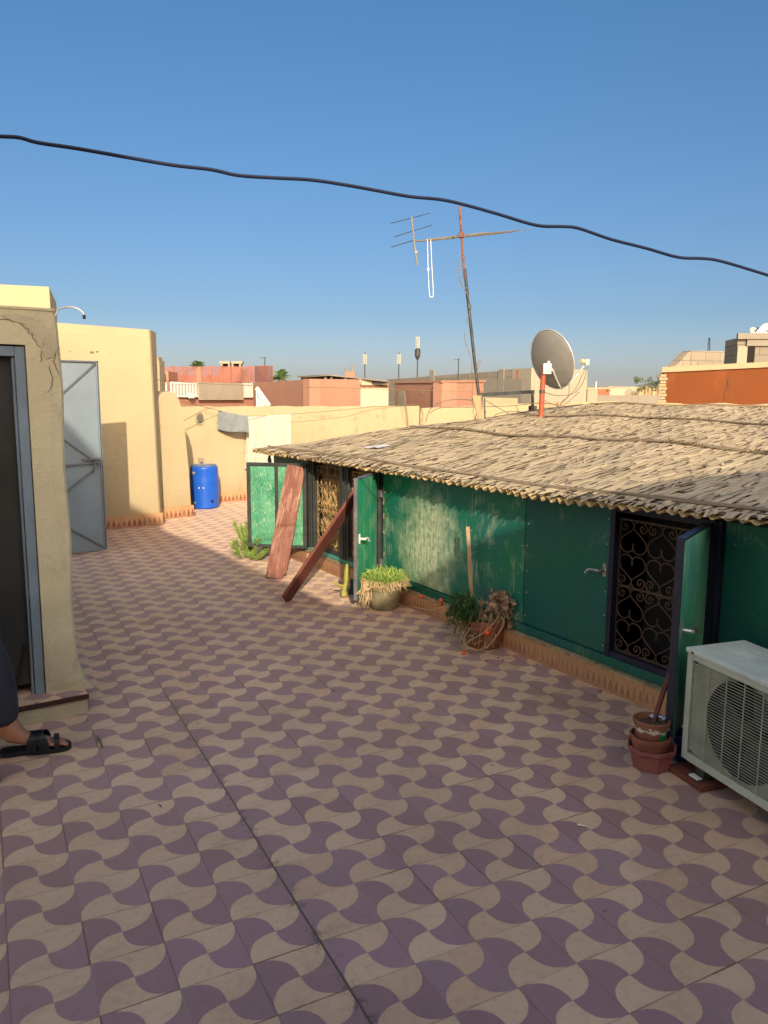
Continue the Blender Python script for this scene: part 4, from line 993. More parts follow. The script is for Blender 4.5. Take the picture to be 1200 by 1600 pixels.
for _ in range(46): crumple(Vector((.155+rr.uniform(-.035, .035), .03+rr.uniform(-.03, .03), .19+rr.uniform(-.06, .06))), rr.uniform(.014, .03))
for _ in range(16): crumple(Vector((-.02+rr.uniform(-.10, .08), -.13+rr.uniform(-.03, .02), .10+rr.uniform(-.06, .08))), rr.uniform(.010, .022))
m.build('withered_leaves', DRYLEAF, tp_, recalc=False)
m = MB()
for p in [[(.09, -.04, .26), (.06, -.14, .22), (-.02, -.19, .15), (-.10, -.17, .09), (-.13, -.15, .05), (-.09, -.17, .03), (-.02, -.18, .04), (.04, -.16, .09), (.05, -.14, .12)],
          [(.0, 0, .2), (-.10, -.10, .14), (-.14, -.13, .06), (-.06, -.17, .025)], [(.05, -.06, .24), (.10, -.15, .20), (.05, -.19, .12), (-.01, -.18, .04)],
          [(-.05, 0, .22), (-.14, .05, .26), (-.24, .07, .24), (-.33, .10, .20), (-.44, .22, .19)], [(-.05, .05, .2), (-.16, .10, .21), (-.25, .12, .16)],
          [(.12, 0, .22), (.20, .03, .24), (.24, .05, .20), (.26, .06, .14)], [(.02, .02, .2), (.10, .03, .30), (.16, .02, .27), (.17, 0, .20)]]:
    m.tube(cr(p, 6), .0030, 5)
for _ in range(26):
    a = rr.uniform(-2.6, .6); L = rr.uniform(.10, .19); o = Vector((math.cos(a), math.sin(a), 0)); p = Vector((.03, 0, .22))+o*.05
    m.tube(cr([p, p+o*L*.6+Vector((rr.uniform(-.03, .03), 0, rr.uniform(0, .05))), o*L*.95+Vector((0, 0, rr.uniform(.08, .18))), o*L*.9+Vector((rr.uniform(-.06, .06), rr.uniform(-.02, .02), rr.uniform(.02, .10))), o*L*.8+Vector((rr.uniform(-.06, .06), 0, rr.uniform(.03, .12)))], 4), rr.uniform(.0014, .0026), 4)
for _ in range(40):
    a = rr.uniform(0, 6.28); p = Vector((rr.uniform(-.08, .08), rr.uniform(-.08, .08), .17)); e = p+Vector((math.cos(a)*.1, math.sin(a)*.1, rr.uniform(-.02, .15)))
    m.tube([p, (p+e)/2+Vector((0, 0, .03)), e], .0016, 4)
m.build('vines', VINE, tp_, recalc=False)
TL = [(658, 932, .30, 'tomato', 'ripe small tomato on a vine over the curb, nearest the concrete pot'), (688, 945, .17, 'tomato', 'ripe tomato hanging lowest against the curb left of the terracotta pot'), (689, 938, .16, 'tomato', 'tomato just above another one, half hidden in the ferny leaves'), (761, 988, -.16, 'tomato', 'large orange tomato hanging in front of the terracotta pot'), (725, 1019, None, 'tomato', 'orange tomato lying on the floor tiles before the terracotta pot')]
for k, (x, y, yo, nm, lb) in enumerate(TL):
    if yo is None: p = atz(x, y+4, 0); p.z = .014
    else: p = at(x, y, tc.y+yo)
    r_ = .0145 if k != 3 else .021
    t = thing(nm, lb, 'tomato', p, 0, 'small ripe tomatoes'); pf = [(r_*math.sin(a)+.0001, -r_*math.cos(a)*.92) for a in [math.pi*i/10 for i in range(11)]]
    MB().lathe(pf, 16).build('fruit', TOM, t, smooth=True)
    c_ = MB()
    for q in range(5): c_.strip([(0, 0, r_*.88), (math.cos(q*1.257)*r_*.5, math.sin(q*1.257)*r_*.5, r_*.9), (math.cos(q*1.257)*r_*.95, math.sin(q*1.257)*r_*.95, r_*.75)], .002, (math.sin(q*1.257), -math.cos(q*1.257), 0), .0005)
    c_.tube([(0, 0, r_*.8), (.001, 0, r_*1.35)], .0012, 5); c_.build('stem', FERN, t)

# pots by the near shutter
pc = atz(1022, 1212, 0)+Vector((.015, .085, 0))
po = thing('octagonal_planter', 'low eight sided red plastic planter under the stacked clay pots', 'planter', (pc.x, pc.y, 0))
MB().lathe([(.070, 0), (.076, .004), (.092, .07), (.103, .082), (.105, .098), (.096, .098), (.086, .07), (.070, .02)], 8).build('planter', REDPOT, po)
c1 = thing('clay_pot', 'brown clay pot sitting in the octagonal planter below the painted pot', 'pot', (pc.x-.012, pc.y-.005, .022), 0, 'stacked clay pots')
MB().lathe([(.056, 0), (.062, .01), (.077, .10), (.084, .104), (.085, .122), (.079, .124), (.072, .11)], 28, wob=lambda r, a, z: r*(1+.012*math.sin(a*3+z*20))).build('pot', TERRA, c1, smooth=True)
MB().tube([(-.084, -.01, .12), (-.105, -.02, .122), (-.10, -.03, .118)], .004, 6).build('broken_tab', TERRA, c1)
c2 = thing('painted_clay_pot', 'top clay pot smeared with green and white paint holding a stick', 'pot', (pc.x-.010, pc.y-.005, .105), .4, 'stacked clay pots')
def smear():
    n = NT('paint smeared terracotta'); o = n.tc.outputs['Object']; z = n.sep(o)[2]; x = n.sep(o)[0]
    f = n.noise(o, 30, 5, .7); base = n.mix(f, (.13, .05, .032), (.27, .10, .055))
    zz = n.math('ADD', z, n.math('MULTIPLY', n.math('SUBTRACT', n.noise(o, 22, 4, .7), .5), .09))
    gm = n.math('MULTIPLY', n.math('MULTIPLY', n.math('LESS_THAN', z, .082), n.math('GREATER_THAN', zz, .020)), n.math('GREATER_THAN', n.math('ADD', x, n.math('MULTIPLY', n.math('SUBTRACT', f, .5), .06)), -.012)); wm = n.math('LESS_THAN', n.math('ABSOLUTE', n.math('SUBTRACT', zz, .074)), .008)
    c = n.mix(gm, base, (.012, .20, .085)); c = n.mix(wm, c, (.55, .52, .42)); n.bump(f, .4, .003); return n.fin(c, .7)
MB().lathe([(.052, 0), (.06, .01), (.068, .075), (.074, .078), (.077, .108), (.071, .112), (.064, .10), (.060, .06)], 28).build('pot', smear(), c2, smooth=True)
MB().lathe([(.062, .085), (.03, .09), (.001, .092)], 16).build('soil', SOIL, c2)
m = MB()
for _ in range(8):
    p = Vector((.045+rr.uniform(-.02, .02), rr.uniform(-.02, .03), .105)); m.grid(3, 2, lambda u, v: p+Vector((.03*(u-.5)+.004*math.sin(v*9), .02*(v-.5), .008*math.sin(u*6+v*3))))
m.build('plastic_rag', plain('pale blue plastic', (.35, .42, .6), .5), c2)
sk0 = Vector((pc.x+.0, pc.y+.01, .19)); 
sk = thing('wooden_stick', 'short dark wooden stick leaning out of the painted clay pot', 'stick', sk0)
MB().bar((0, 0, -.01), at(1045, 1050, pc.y+.10)-sk0+Vector((.01, 0, .02)), .018, .014, bev=.003).build('stick', REDWOOD2, sk)

# ================================================================== air conditioner outdoor unit
AO = atz(1066, 1182, .07); AO.z = 0
ac = thing('ac_outdoor_unit', 'white outdoor air conditioner unit with round fan behind horizontal grille', 'air conditioner', AO, R(-70.9))
WA, DA, ZB, ZT = .80, .285, .07, .545
m = MB(); FX, FZ, FR = .300, .302, .192
# casing shell: back, sides, front rim with square grille opening
m.box((0, DA-.01, ZB), (WA, DA, ZT-.021), bev=.002).box((0, .012, ZB), (.014, DA-.011, ZT-.021)).box((WA-.014, .012, ZB), (WA, DA-.011, ZT-.021)).box((.015, .02, ZB), (WA-.015, DA-.011, ZB+.02))
m.build('casing', AC, ac)
f = MB(); X0, X1, Z0, Z1 = .030, .60, .105, .500
f.box((-.002, -.006, ZB), (X0, .011, ZT-.020), bev=.006).box((X1, -.006, ZB), (WA, .011, ZT-.020), bev=.004).box((X0+.0005, -.006, Z1), (X1-.0005, .011, ZT-.020), bev=.003).box((X0+.0005, -.006, ZB), (X1-.0005, .011, Z0), bev=.003)
f.build('front_panel', AC, ac)
# disc plate around fan opening
pl_ = MB(); segs = 64; inn = []; outn = []
for k in range(segs):
    a = 2*math.pi*k/segs; ca_, sa_ = math.cos(a), math.sin(a)
    t = min((X1-.002-FX)/ca_ if ca_ > 1e-6 else ((X0+.002-FX)/ca_ if ca_ < -1e-6 else 9e9), (Z1-.002-FZ)/sa_ if sa_ > 1e-6 else ((Z0+.002-FZ)/sa_ if sa_ < -1e-6 else 9e9))
    outn.append(pl_.bm.verts.new((FX+ca_*t, .004, FZ+sa_*t))); inn.append((pl_.bm.verts.new((FX+ca_*min(FR, t), .010, FZ+sa_*min(FR, t))), pl_.bm.verts.new((FX+ca_*min(FR, t)*.97, .07, FZ+sa_*min(FR, t)*.97))))
for k in range(segs):
    j = (k+1) % segs; pl_.bm.faces.new((outn[k], outn[j], inn[j][0], inn[k][0]))
pl_.build('fan_shroud', ACG, ac)
MB().lathe([(FR, 0), (FR*.97, .07), (FR*.985, .072), (FR+.002, .001)], 64, Matrix.Rotation(R(-90), 4, 'X'), (FX, .012, FZ)).build('fan_ring', FAN, ac, smooth=True) if False else None
rg2 = MB()
for k in range(segs):
    a, b = 2*math.pi*k/segs, 2*math.pi*(k+1)/segs
    rg2.quad(*[(FX+math.cos(t)*q_, y_, FZ+math.sin(t)*q_) for t, q_, y_ in ((a, FR-.001, .011), (b, FR-.001, .011), (b, FR*.97, .075), (a, FR*.97, .075))])
rg2.build('fan_ring', FAN, ac, recalc=False)  # ring set dark, shade of the fan recess put into its colour
g = MB(); z_ = Z0+.006
while z_ < Z1: g.bar((X0-.001, -.005, z_), (X1+.001, -.005, z_), .0028, .0024, up=(0, 0, 1)); z_ += .0118
gr = g.build('grille', ACG, ac)
g = MB()
for x_ in [.13, .225, .315, .405, .50]: g.bar((x_, -.0095, Z0), (x_, -.0095, Z1), .0035, .004, up=(0, 1, 0))
g.build('grille_ribs', ACG, ac)
fb = MB()
for k in range(3):
    a0 = k*2.094+.4
    fb.grid(6, 6, lambda u, v: (FX+(.03+.15*v)*math.cos(a0+u*1.3), .055+.03*(u-.5), FZ+(.03+.15*v)*math.sin(a0+u*1.3)))
fb.tube([(FX, .03, FZ), (FX, .08, FZ)], .038, 20); fb.build('fan', FAN, ac, solid=.003)
MB().box((.02, .12, ZB+.03), (WA-.02, .13, ZT-.03)).build('fan_bay', DARK, ac)  # dark sheet standing in for shade inside the casing
t = MB().box((-.008, -.012, ZT-.020), (WA+.008, DA+.004, ZT), bev=.008)
for k in range(5): t.box((.05, .05+k*.042, ZT+.0002), (WA-.05, .058+k*.042, ZT+.003), bev=.001)
t.build('top_cover', ACT, ac)
MB().tube([(.035, -.0125, ZT-.012), (.035, -.016, ZT-.012)], .006, 10).build('screw', RUST, ac)
for x_ in (.10, .62):
    MB().box((x_-.025, -.035, .028), (x_+.035, DA, .034)).box((x_-.02, -.0, .034), (x_+.03, DA-.02, .0695)).build('foot', GALV, ac)
MB().box((.085, -.037, .0345), (.135, -.012, .040), bev=.001).build('foot_plate', WHITE, ac)
rl = thing('mounting_board', 'dark brown board lying under the air conditioner on the floor', 'board', AO, R(-70.9))
MB().box((-.03, -.045, .002), (.17, .30, .027), bev=.004).build('board', REDWOOD2, rl); MB().box((.55, -.045, .002), (.70, .30, .027), bev=.004).build('board', REDWOOD2, rl)
bk = thing('blue_bucket', 'small dark blue plastic tub tucked behind the air conditioner corner', 'bucket', (AO.x+.055, AO.y+.115, 0))
MB().lathe([(.035, 0), (.042, .004), (.052, .11), (.056, .115), (.054, .125), (.048, .12), (.04, .02)], 24).build('bucket', plain('navy blue plastic', (.008, .02, .14), .5), bk, smooth=True)

# ================================================================== antenna, dish, metal frame on the roof's far side
def wz(s_, y_): return rz_(s_, y_)
mb_ = at(752, 653, 9.35); mt = at(719, 322, 9.35)
an = thing('tv_antenna_mast', 'tall rusty leaning pole carrying a television aerial above the reed roof', 'antenna', mb_)
mp = lambda px, py, Y=9.35: at(px, py, Y)-mb_
mid = mp(726, 420)
MB().tube([mp(755, 672), mp(741, 560), mid], .0185, 10).build('lower_pole', GALV, an, smooth=True)
MB().tube([mid-Vector((0, 0, .1)), mp(721, 366), mp(718, 322)], .014, 10).build('upper_pole', RUST, an, smooth=True)
MB().box(mp(736, 480)-Vector((.04, .03, .025)), mp(736, 480)+Vector((.0, .03, .03)), bev=.005).build('pole_clamp', GALV, an)
yg = MB(); A_, B_ = mp(650, 377, 9.3), mp(800, 362, 10.4)
yg.tube([A_, B_], .0105, 8)
yg.tube([mp(668, 378, 9.36)+Vector((0, 0, .03)), mp(760, 368, 9.7)+Vector((0, 0, .035))], .006, 6); bo = yg.build('boom', ALU, an, smooth=True)
for k, t_ in enumerate([.34, .47, .56, .64, .72, .80, .88, .96, 1.02]):
    p = A_+(B_-A_)*t_; L_ = .30-.012*k; dv = Vector((.93, -.34, .085)).normalized()
    MB().tube([p-dv*L_, p+dv*L_], .0042, 6).build('element', ALU, bo)
MB().tube([mp(643, 339, 9.3), mp(647, 378, 9.3), mp(652, 415, 9.3)], .0115, 8).box(mp(650, 394, 9.3)-Vector((.015,)*3), mp(650, 394, 9.3)+Vector((.015,)*3)).build('reflector_bar', ALU, bo)
for (x0, y0, x1, y1) in [(611, 349, 672, 333), (616, 370, 674, 352), (612, 386, 648, 375)]:
    MB().tube([mp(x0, y0, 9.1), mp(x1, y1, 9.5)], .0048, 6).build('element', GALV, bo)
MB().tube(cr([mp(668, 374), mp(669, 420), mp(671, 459), mp(674, 464), mp(677, 459), mp(675, 420), mp(673, 374)], 5), .0042, 6).box(mp(669, 421)-Vector((.012,)*3), mp(669, 421)+Vector((.012,)*3)).build('folded_dipole', WHITE, an, smooth=True)
MB().box(mp(721, 367)-Vector((.03, .03, .03)), mp(721, 367)+Vector((.03, .03, .03)), bev=.005).build('boom_clamp', RUST, an)
m = MB()
for p in [[(721, 391), (717, 410), (719, 440), (731, 461), (733, 470)], [(728, 400), (719, 425), (722, 445), (728, 450)], [(732, 492), (728, 508)], [(726, 520), (727, 535), (736, 560), (737, 580), (731, 597), (722, 607)], [(742, 590), (748, 572), (752, 564), (749, 563), (746, 570)], [(740, 590), (738, 620), (742, 660)], [(752, 610), (752, 640)]]:
    m.tube(cr([mp(x, y, 9.3) for x, y in p], 5), .0042, 5)
m.build('aerial_lead', CABG, an, smooth=True)
MB().prism([mp(738, 618, 9.3), mp(752, 618, 9.3), mp(757, 661, 9.3), mp(749, 661, 9.3)], (0, 1, 0), .05).build('base_prop', PALEWOOD, an)
# dish
dp = at(846, 648, 9.0)
ds = thing('satellite_dish', 'large grey satellite dish on an orange red pole seen from behind', 'satellite dish', dp)
dq = lambda px, py, Y=9.0: at(px, py, Y)-dp
MB().tube([dq(845, 652), dq(848, 600), dq(850, 572)], .030, 14).build('pole', ORPIPE, ds, smooth=True)
MB().tube([dq(847, 612)-Vector((0, 0, .02)), dq(847, 612)+Vector((0, 0, .02))], .033, 14).build('pole_band', DKSTEEL, ds)
cen = dq(862, 562, 8.88+.12); nrm = (RT*.79+UP*.38+FW*.46).normalized()
q = nrm.to_track_quat('Z', 'Y'); Md = Matrix.Translation(cen) @ q.to_matrix().to_4x4()
RD = .325; prf = [(.004, -.055), (.08, -.052), (.16, -.042), (.24, -.025), (.30, -.006), (RD, .006)]
stretch = Matrix.Diagonal((1.0, 1.0, 1.0, 1.0))
dm_ = MB()
rings = []
for r_, z_ in prf: rings.append([dm_.bm.verts.new(Md @ Vector((r_*math.cos(a), r_*1.06*math.sin(a), z_))) for a in [k*2*math.pi/48 for k in range(48)]])
for A, B in zip(rings, rings[1:]):
    for k in range(48): dm_.bm.faces.new((A[k], A[(k+1) % 48], B[(k+1) % 48], B[k]))
dm_.bm.faces.new(rings[0][::-1])
dd_ = dm_.build('reflector', DISH, ds, smooth=True, solid=.004)
MB().tube([Md @ Vector((RD*math.cos(a), RD*1.06*math.sin(a), .006)) for a in [k*2*math.pi/48 for k in range(48)]], .008, 6, closed=True).build('rim', DISHRIM, dd_, smooth=True)
bm_ = MB(); bc = dq(855, 575, 8.97)
bm_.box(bc-Vector((.05, .03, .07)), bc+Vector((.045, .03, .05)), bev=.008).bar(bc, Md @ Vector((0, 0, -.055)), .05, .03).bar(bc+Vector((.0, 0, .06)), bc+Vector((.07, .02, .09)), .02, .02).bar(bc+Vector((.02, -.03, -.02)), bc+Vector((.12, 0, -.04)), .015, .015)
bm_.build('bracket', DISHRIM, ds)
arm = MB(); arm.tube([dq(862, 575, 8.95), dq(874, 602, 9.0), dq(877, 606, 9.02)], .011, 8).tube([dq(877, 607, 9.02), dq(892, 597, 9.1), dq(912, 572, 9.25)], .012, 8)
arm.build('feed_arm', DISHRIM, ds, smooth=True)
MB().box(dq(917, 566, 9.28)-Vector((.022, .03, .035)), dq(917, 566, 9.28)+Vector((.022, .03, .035)), bev=.006).tube([dq(914, 565, 9.24), dq(907, 564, 9.2)], [.022, .026], 12).build('feed_horn', plain('cream plastic', (.6, .52, .33), .5), ds)
m = MB()
for p in [[(918, 574), (914, 590), (908, 602), (895, 615), (870, 618), (849, 612)], [(916, 574), (908, 590), (900, 606), (880, 628), (865, 640)], [(889, 600), (888, 618), (876, 630), (880, 640), (888, 648)], [(849, 625), (865, 632), (882, 632), (905, 612)], [(849, 640), (862, 637), (875, 645)]]:
    m.tube(cr([dq(x, y, 9.15) for x, y in p], 5), .0045, 5)
m.build('dish_cables', CABG, ds, smooth=True)
# metal frame
fo = at(752, 655, 9.5)
fm = thing('metal_frame', 'dark weathered steel frame standing behind the mast at the roof edge', 'frame', fo)
fq = lambda px, py, Y=9.5: at(px, py, Y)-fo
MB().bar(fq(752, 668), fq(751, 617), .05, .05, up=(0, 1, 0)).bar(fq(758, 668), fq(757, 622), .018, .018, up=(0, 1, 0)).bar(fq(748, 617), fq(834, 612, 9.9), .035, .04).build('rail', DKSTEEL, fm)
MB().bar(fq(832, 662, 9.9), fq(832, 612, 9.9), .035, .035, up=(0, 1, 0)).box(fq(826, 660, 9.95), fq(838, 634, 9.95)+Vector((0, .05, 0)) if False else fq(838, 634, 10.0)).build('post', GALV, fm)
m = MB()
for p in [[(665, 660), (672, 640), (690, 628), (715, 624), (745, 626)], [(672, 645), (690, 637), (740, 636), (800, 634), (840, 630), (870, 632)], [(742, 668), (744, 648), (756, 642), (760, 645)], [(768, 660), (776, 647), (800, 643), (830, 645)], [(805, 633), (812, 645), (818, 650)], [(870, 640), (872, 628), (866, 645)], [(758, 625), (775, 635), (820, 660)]]:
    m.tube(cr([fq(x, y, 9.6) for x, y in p], 5), .005, 5)
m.build('loose_cable', CABG, fm, smooth=True)

# ================================================================== neighbouring roofs
def facade(name, label, cat, xl, xr, Yl, Yr, tl, tr, depth, mat, base=-7.0, group=None, coping=None):
    """building block whose front runs from pixel column xl at distance Yl to xr at Yr, tops at pixel rows tl, tr"""
    a, b = at(xl, tl, Yl), at(xr, tr, Yr); d = Vector((b.x-a.x, b.y-a.y, 0)); L = d.length; ang = math.atan2(d.y, d.x)
    t = thing(name, label, cat, (a.x, a.y, base), ang, group)
    MB().prism([(0, 0, 0), (L, 0, 0), (L, 0, b.z-base), (0, 0, a.z-base)], (0, 1, 0), depth).build('wall', mat, t)
    if coping:
        MB().prism([(-.04, -.04, a.z-base+.002), (L+.04, -.04, b.z-base+.002), (L+.04, -.04, b.z-base+coping[0]), (-.04, -.04, a.z-base+coping[0])], (0, 1, 0), depth*.2 if depth < 2 else .35).build('coping', coping[1], t)
    def loc(px, py, off=-.01):
        n = Vector((-math.sin(ang), math.cos(ang), 0)); r = ray(px, py); tt = n.dot(a+n*off)/n.dot(r); p = Vector((0, 0, CH))+r*tt-Vector((a.x, a.y, base))
        return Vector((p.x*math.cos(ang)+p.y*math.sin(ang), off, p.z))
    return t, loc
# orange wall
ow, ol = facade('orange_wall_house', 'long orange rendered wall with cream coping right of the far gap', 'house', 1037, 1300, 13.6, 13.0, 582, 569, .35, ORANGE, coping=(.09, SAND))
p0, p1_ = ol(1034, 627), ol(1040, 584)
m = MB(); z_ = p0.z-.3
while z_ < p1_.z-.05: m.box((-.05-(.02 if int(z_*20) % 2 else 0), -.03, z_), (.045+(.02 if int(z_*20) % 2 else 0), -.002, z_+.045), bev=.003); z_ += .055
m.build('corner_bricks', SAND, ow)
rr = random.Random(2); m = MB()
bp_ = ol(1132, 624, -.002)
for p in [[(1132, 624), (1134, 612), (1139, 600), (1138, 592)], [(1138, 601), (1143, 596), (1146, 592)], [(1138, 601), (1137, 595), (1140, 590)], [(1135, 610), (1141, 605), (1145, 602)]]:
    m.tube([ol(x, y, -.004) for x, y in p], .010, 5)
m.build('wall_crack', plain('dark rusty crack', (.16, .07, .03), .9), ow)
# block building
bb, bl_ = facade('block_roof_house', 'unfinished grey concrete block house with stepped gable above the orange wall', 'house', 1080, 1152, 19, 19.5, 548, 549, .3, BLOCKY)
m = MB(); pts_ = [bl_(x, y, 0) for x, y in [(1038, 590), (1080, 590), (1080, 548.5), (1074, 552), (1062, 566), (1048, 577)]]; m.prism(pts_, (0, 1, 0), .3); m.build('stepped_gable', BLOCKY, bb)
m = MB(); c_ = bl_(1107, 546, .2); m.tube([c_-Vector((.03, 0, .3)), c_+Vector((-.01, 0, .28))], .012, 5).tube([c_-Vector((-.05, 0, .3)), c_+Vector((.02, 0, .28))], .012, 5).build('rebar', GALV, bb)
# concrete stair head with dark doorway
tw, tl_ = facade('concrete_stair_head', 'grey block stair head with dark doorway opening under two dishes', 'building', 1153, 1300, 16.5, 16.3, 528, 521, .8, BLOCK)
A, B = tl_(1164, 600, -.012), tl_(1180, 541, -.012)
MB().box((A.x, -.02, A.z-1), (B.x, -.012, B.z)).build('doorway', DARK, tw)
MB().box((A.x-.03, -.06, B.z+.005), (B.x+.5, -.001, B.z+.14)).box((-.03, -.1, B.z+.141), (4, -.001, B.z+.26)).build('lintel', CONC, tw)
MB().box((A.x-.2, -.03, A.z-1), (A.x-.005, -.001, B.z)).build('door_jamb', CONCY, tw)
def small_dish(px, py, Y, r, dirn, label):
    p = at(px, py, Y); t = thing('roof_dish', label, 'satellite dish', p, 0, 'satellite dishes on the grey stair head')
    q = Vector(dirn).normalized().to_track_quat('Z', 'Y').to_matrix().to_4x4(); m = MB()
    m.lathe([(r, 0), (r*.8, -.06*r), (r*.5, -.15*r), (.01, -.2*r)], 28, q); m.build('reflector', DISHRIM, t, smooth=True)
    MB().tube([(0, .05, -r*.2), (0, .06, -r*1.25)], .03, 8).tube([q @ Vector((0, 0, -.1*r)), q @ Vector((.0, r*.3, r*.9))], .012, 6).build('mount', GALV, t)
small_dish(1180, 519, 16.5, .125, (.25, -.75, .5), 'small grey dish tilted up on the left end of the stair head roof')
small_dish(1200, 518, 16.6, .18, (-.3, -.9, .2), 'round cream dish cut by the right edge of the photo')
# grey concrete house behind
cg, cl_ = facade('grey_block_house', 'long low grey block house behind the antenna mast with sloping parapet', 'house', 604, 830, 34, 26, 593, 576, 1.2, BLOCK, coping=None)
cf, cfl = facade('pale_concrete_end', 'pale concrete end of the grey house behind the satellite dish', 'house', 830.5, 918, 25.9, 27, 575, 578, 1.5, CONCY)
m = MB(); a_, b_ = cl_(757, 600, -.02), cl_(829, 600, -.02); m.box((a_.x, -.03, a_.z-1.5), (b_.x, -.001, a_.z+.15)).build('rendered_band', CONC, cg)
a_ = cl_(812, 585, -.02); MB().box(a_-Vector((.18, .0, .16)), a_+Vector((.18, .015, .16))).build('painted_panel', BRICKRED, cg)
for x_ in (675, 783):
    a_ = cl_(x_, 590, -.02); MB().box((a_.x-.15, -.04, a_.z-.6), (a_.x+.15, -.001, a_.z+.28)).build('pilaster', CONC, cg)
# pink houses
pk, pl2 = facade('pink_flat_house', 'salmon pink flat roofed house with small arched niche', 'house', 617, 690, 24, 21.5, 599, 598, .5, PINK, coping=(.06, PINK))
pk2 = facade('pink_side_wing', 'bright salmon wall right of the arched pink house beside the mast', 'house', 690.5, 756, 21.5, 23, 598, 597, .3, PINK, coping=(.06, PINK))[0]
a_, b_ = pl2(621, 632, -.012), pl2(633, 632, -.012); cxn = (a_.x+b_.x)/2; rn = (b_.x-a_.x)/2; zn = pl2(627, 622, -.012).z
MB().prism([(cxn+rn*math.cos(t), -.013, zn+rn*math.sin(t)) for t in [k*math.pi/12 for k in range(13)]]+[(cxn-rn, -.013, zn-.6), (cxn+rn, -.013, zn-.6)], (0, 1, 0), .01).build('arched_niche', CONCY, pk)
a_ = pl2(659, 614, -.012); MB().tube([a_, a_+Vector((0, .01, 0))], .05, 10).build('vent_hole', CONC, pk)
pw1, pwl = facade('pink_terrace_house', 'long salmon terrace wall with red netting above the yellow parapet', 'house', 225, 395, 20, 24, 597, 598, 8, PINK)
facade('pink_wall_return', 'darker salmon wall return between the stair rail and the bright pink house', 'house', 395.5, 483, 24, 19.5, 598, 593, .3, PINK)
ph, phl = facade('pink_canopy_house', 'sunlit salmon wall carrying a corrugated canopy', 'house', 483.5, 563, 19.5, 20.5, 592, 593, .3, PINK)
cs_, csl = facade('sheeted_store', 'cream and rust stained sheet wall right of the pink canopy house', 'shed', 563.5, 607, 20.5, 21, 594, 596, .2, BRICKW)
MB().box(csl(564, 605, -.02), csl(607, 602, .0)).build('sheet_seam', RUST, cs_)
# railings
def rail(parent, loc, xa, xb, ya, yb, n, mat=WHITE):
    a, b = loc(xa, yb, -.06), loc(xb, ya, -.06); m = MB(); r = .022
    m.bar((a.x, -.06, b.z), (b.x, -.06, b.z), .05, .05).bar((a.x, -.06, a.z), (b.x, -.06, a.z), .05, .05)
    for k in range(n+1):
        x = a.x+(b.x-a.x)*k/n; m.bar((x, -.06, a.z), (x, -.06, b.z), .045, .045, up=(0, 1, 0))
    return m.build('railing', mat, parent)
rail(pw1, pwl, 240, 259, 599, 617, 3); rail(pw1, pwl, 268, 310, 599, 619, 9); rail(pw1, pwl, 380, 394, 600, 620, 4)
a_, b_ = pwl(310, 625, -.1), pwl(379, 599, -.1); MB().box((a_.x, -.13, a_.z), (b_.x, -.10, b_.z)).build('privacy_sheet', PATCH, pw1)
MB().box(pwl(294, 622, -.12), pwl(304, 614, -.2)).build('flower_box', WHITE, pw1)
# stair rail
m = MB(); A, B = at(401, 606, 18.6), at(421, 634, 18.4); o_ = thing('white_stair_rail', 'white diagonal stair rail in front of the salmon wall', 'railing', A)
m.bar((0, 0, 0), B-A, .06, .08).bar(Vector((0, 0, -.25)), B-A+Vector((0, 0, -.25)), .03, .03)
for k in range(7): p = (B-A)*(k/6); m.bar(p, p+Vector((0, 0, -.45)), .03, .03, up=(0, 1, 0))
m.build('rail', WHITE, o_)
# netting on poles with things behind
nt = thing('red_shade_netting', 'dull red netting screen on thin posts along the pink roof terrace', 'screen', at(250, 600, 24))
nq = lambda x, y, Y=24.0: at(x, y, Y)-nt.location
def netmat():
    n = NT('red net'); o = n.tc.outputs['Object']; f = n.noise(o, 1.5, 4); n.set(n.b.inputs['Alpha'], .72); return n.fin(n.mix(f, (.20, .085, .07), (.28, .13, .105)), .9, 0, .1)
MB().grid(30, 1, lambda u, v: nq(250+170*u, 573+25*(1-v)-u*1.5, 24-.02*math.sin(u*50))).build('net', netmat(), nt)
MB().grid(8, 1, lambda u, v: nq(398+28*u, 571.5+26*(1-v), 24-1.2*u)).build('net', netmat(), nt)
for x_ in (250, 270, 289, 328, 346, 390, 409, 417, 425): MB().tube([nq(x_, 600, 23.95), nq(x_, 571, 23.95)], .025, 5).build('post', BRICKRED, nt)
for x_ in (354, 371):
    t = thing('brick_chimney', 'orange chimney with open cap behind the netting, %s one of the pair' % ('left' if x_ < 360 else 'right'), 'chimney', at(x_, 600, 25.5))
    Zc = at(x_, 574.5, 25.5).z-t.location.z; w_ = .15
    MB().box((-w_, -w_, -.8), (w_, w_, Zc)).build('shaft', BRICKRED, t)
    MB().box((-w_-.03, -w_-.03, Zc+.12), (w_+.05, w_+.03, Zc+.20)).box((-w_, -w_, Zc+.001), (-w_+.06, w_, Zc+.12)).box((w_-.06, -w_, Zc+.001), (w_, w_, Zc+.12)).build('cap', CONCY, t)
    MB().box((-w_+.061, w_-.04, Zc+.001), (w_-.061, w_-.01, Zc+.119)).build('flue_opening', DARK, t)
bh = facade('terracotta_back_house', 'terracotta house blocks seen through the red netting', 'house', 290, 345, 27, 28, 586, 587, 3, BRICKRED)[0]
ln = thing('dark_window_hut', 'small pink roof hut with dark window behind the yellow wall corner', 'hut', at(262, 600, 23))
q0 = at(250, 583, 23)-ln.location; q1 = at(262, 583, 23)-ln.location
MB().box((q0.x-.5, 0, -3), (q1.x+.02, 1, q1.z+.05)).build('wall', PINK, ln); MB().box((q0.x+.03, -.02, -.05), (q1.x-.06, -.001, q1.z-.03)).build('window', DARK, ln)
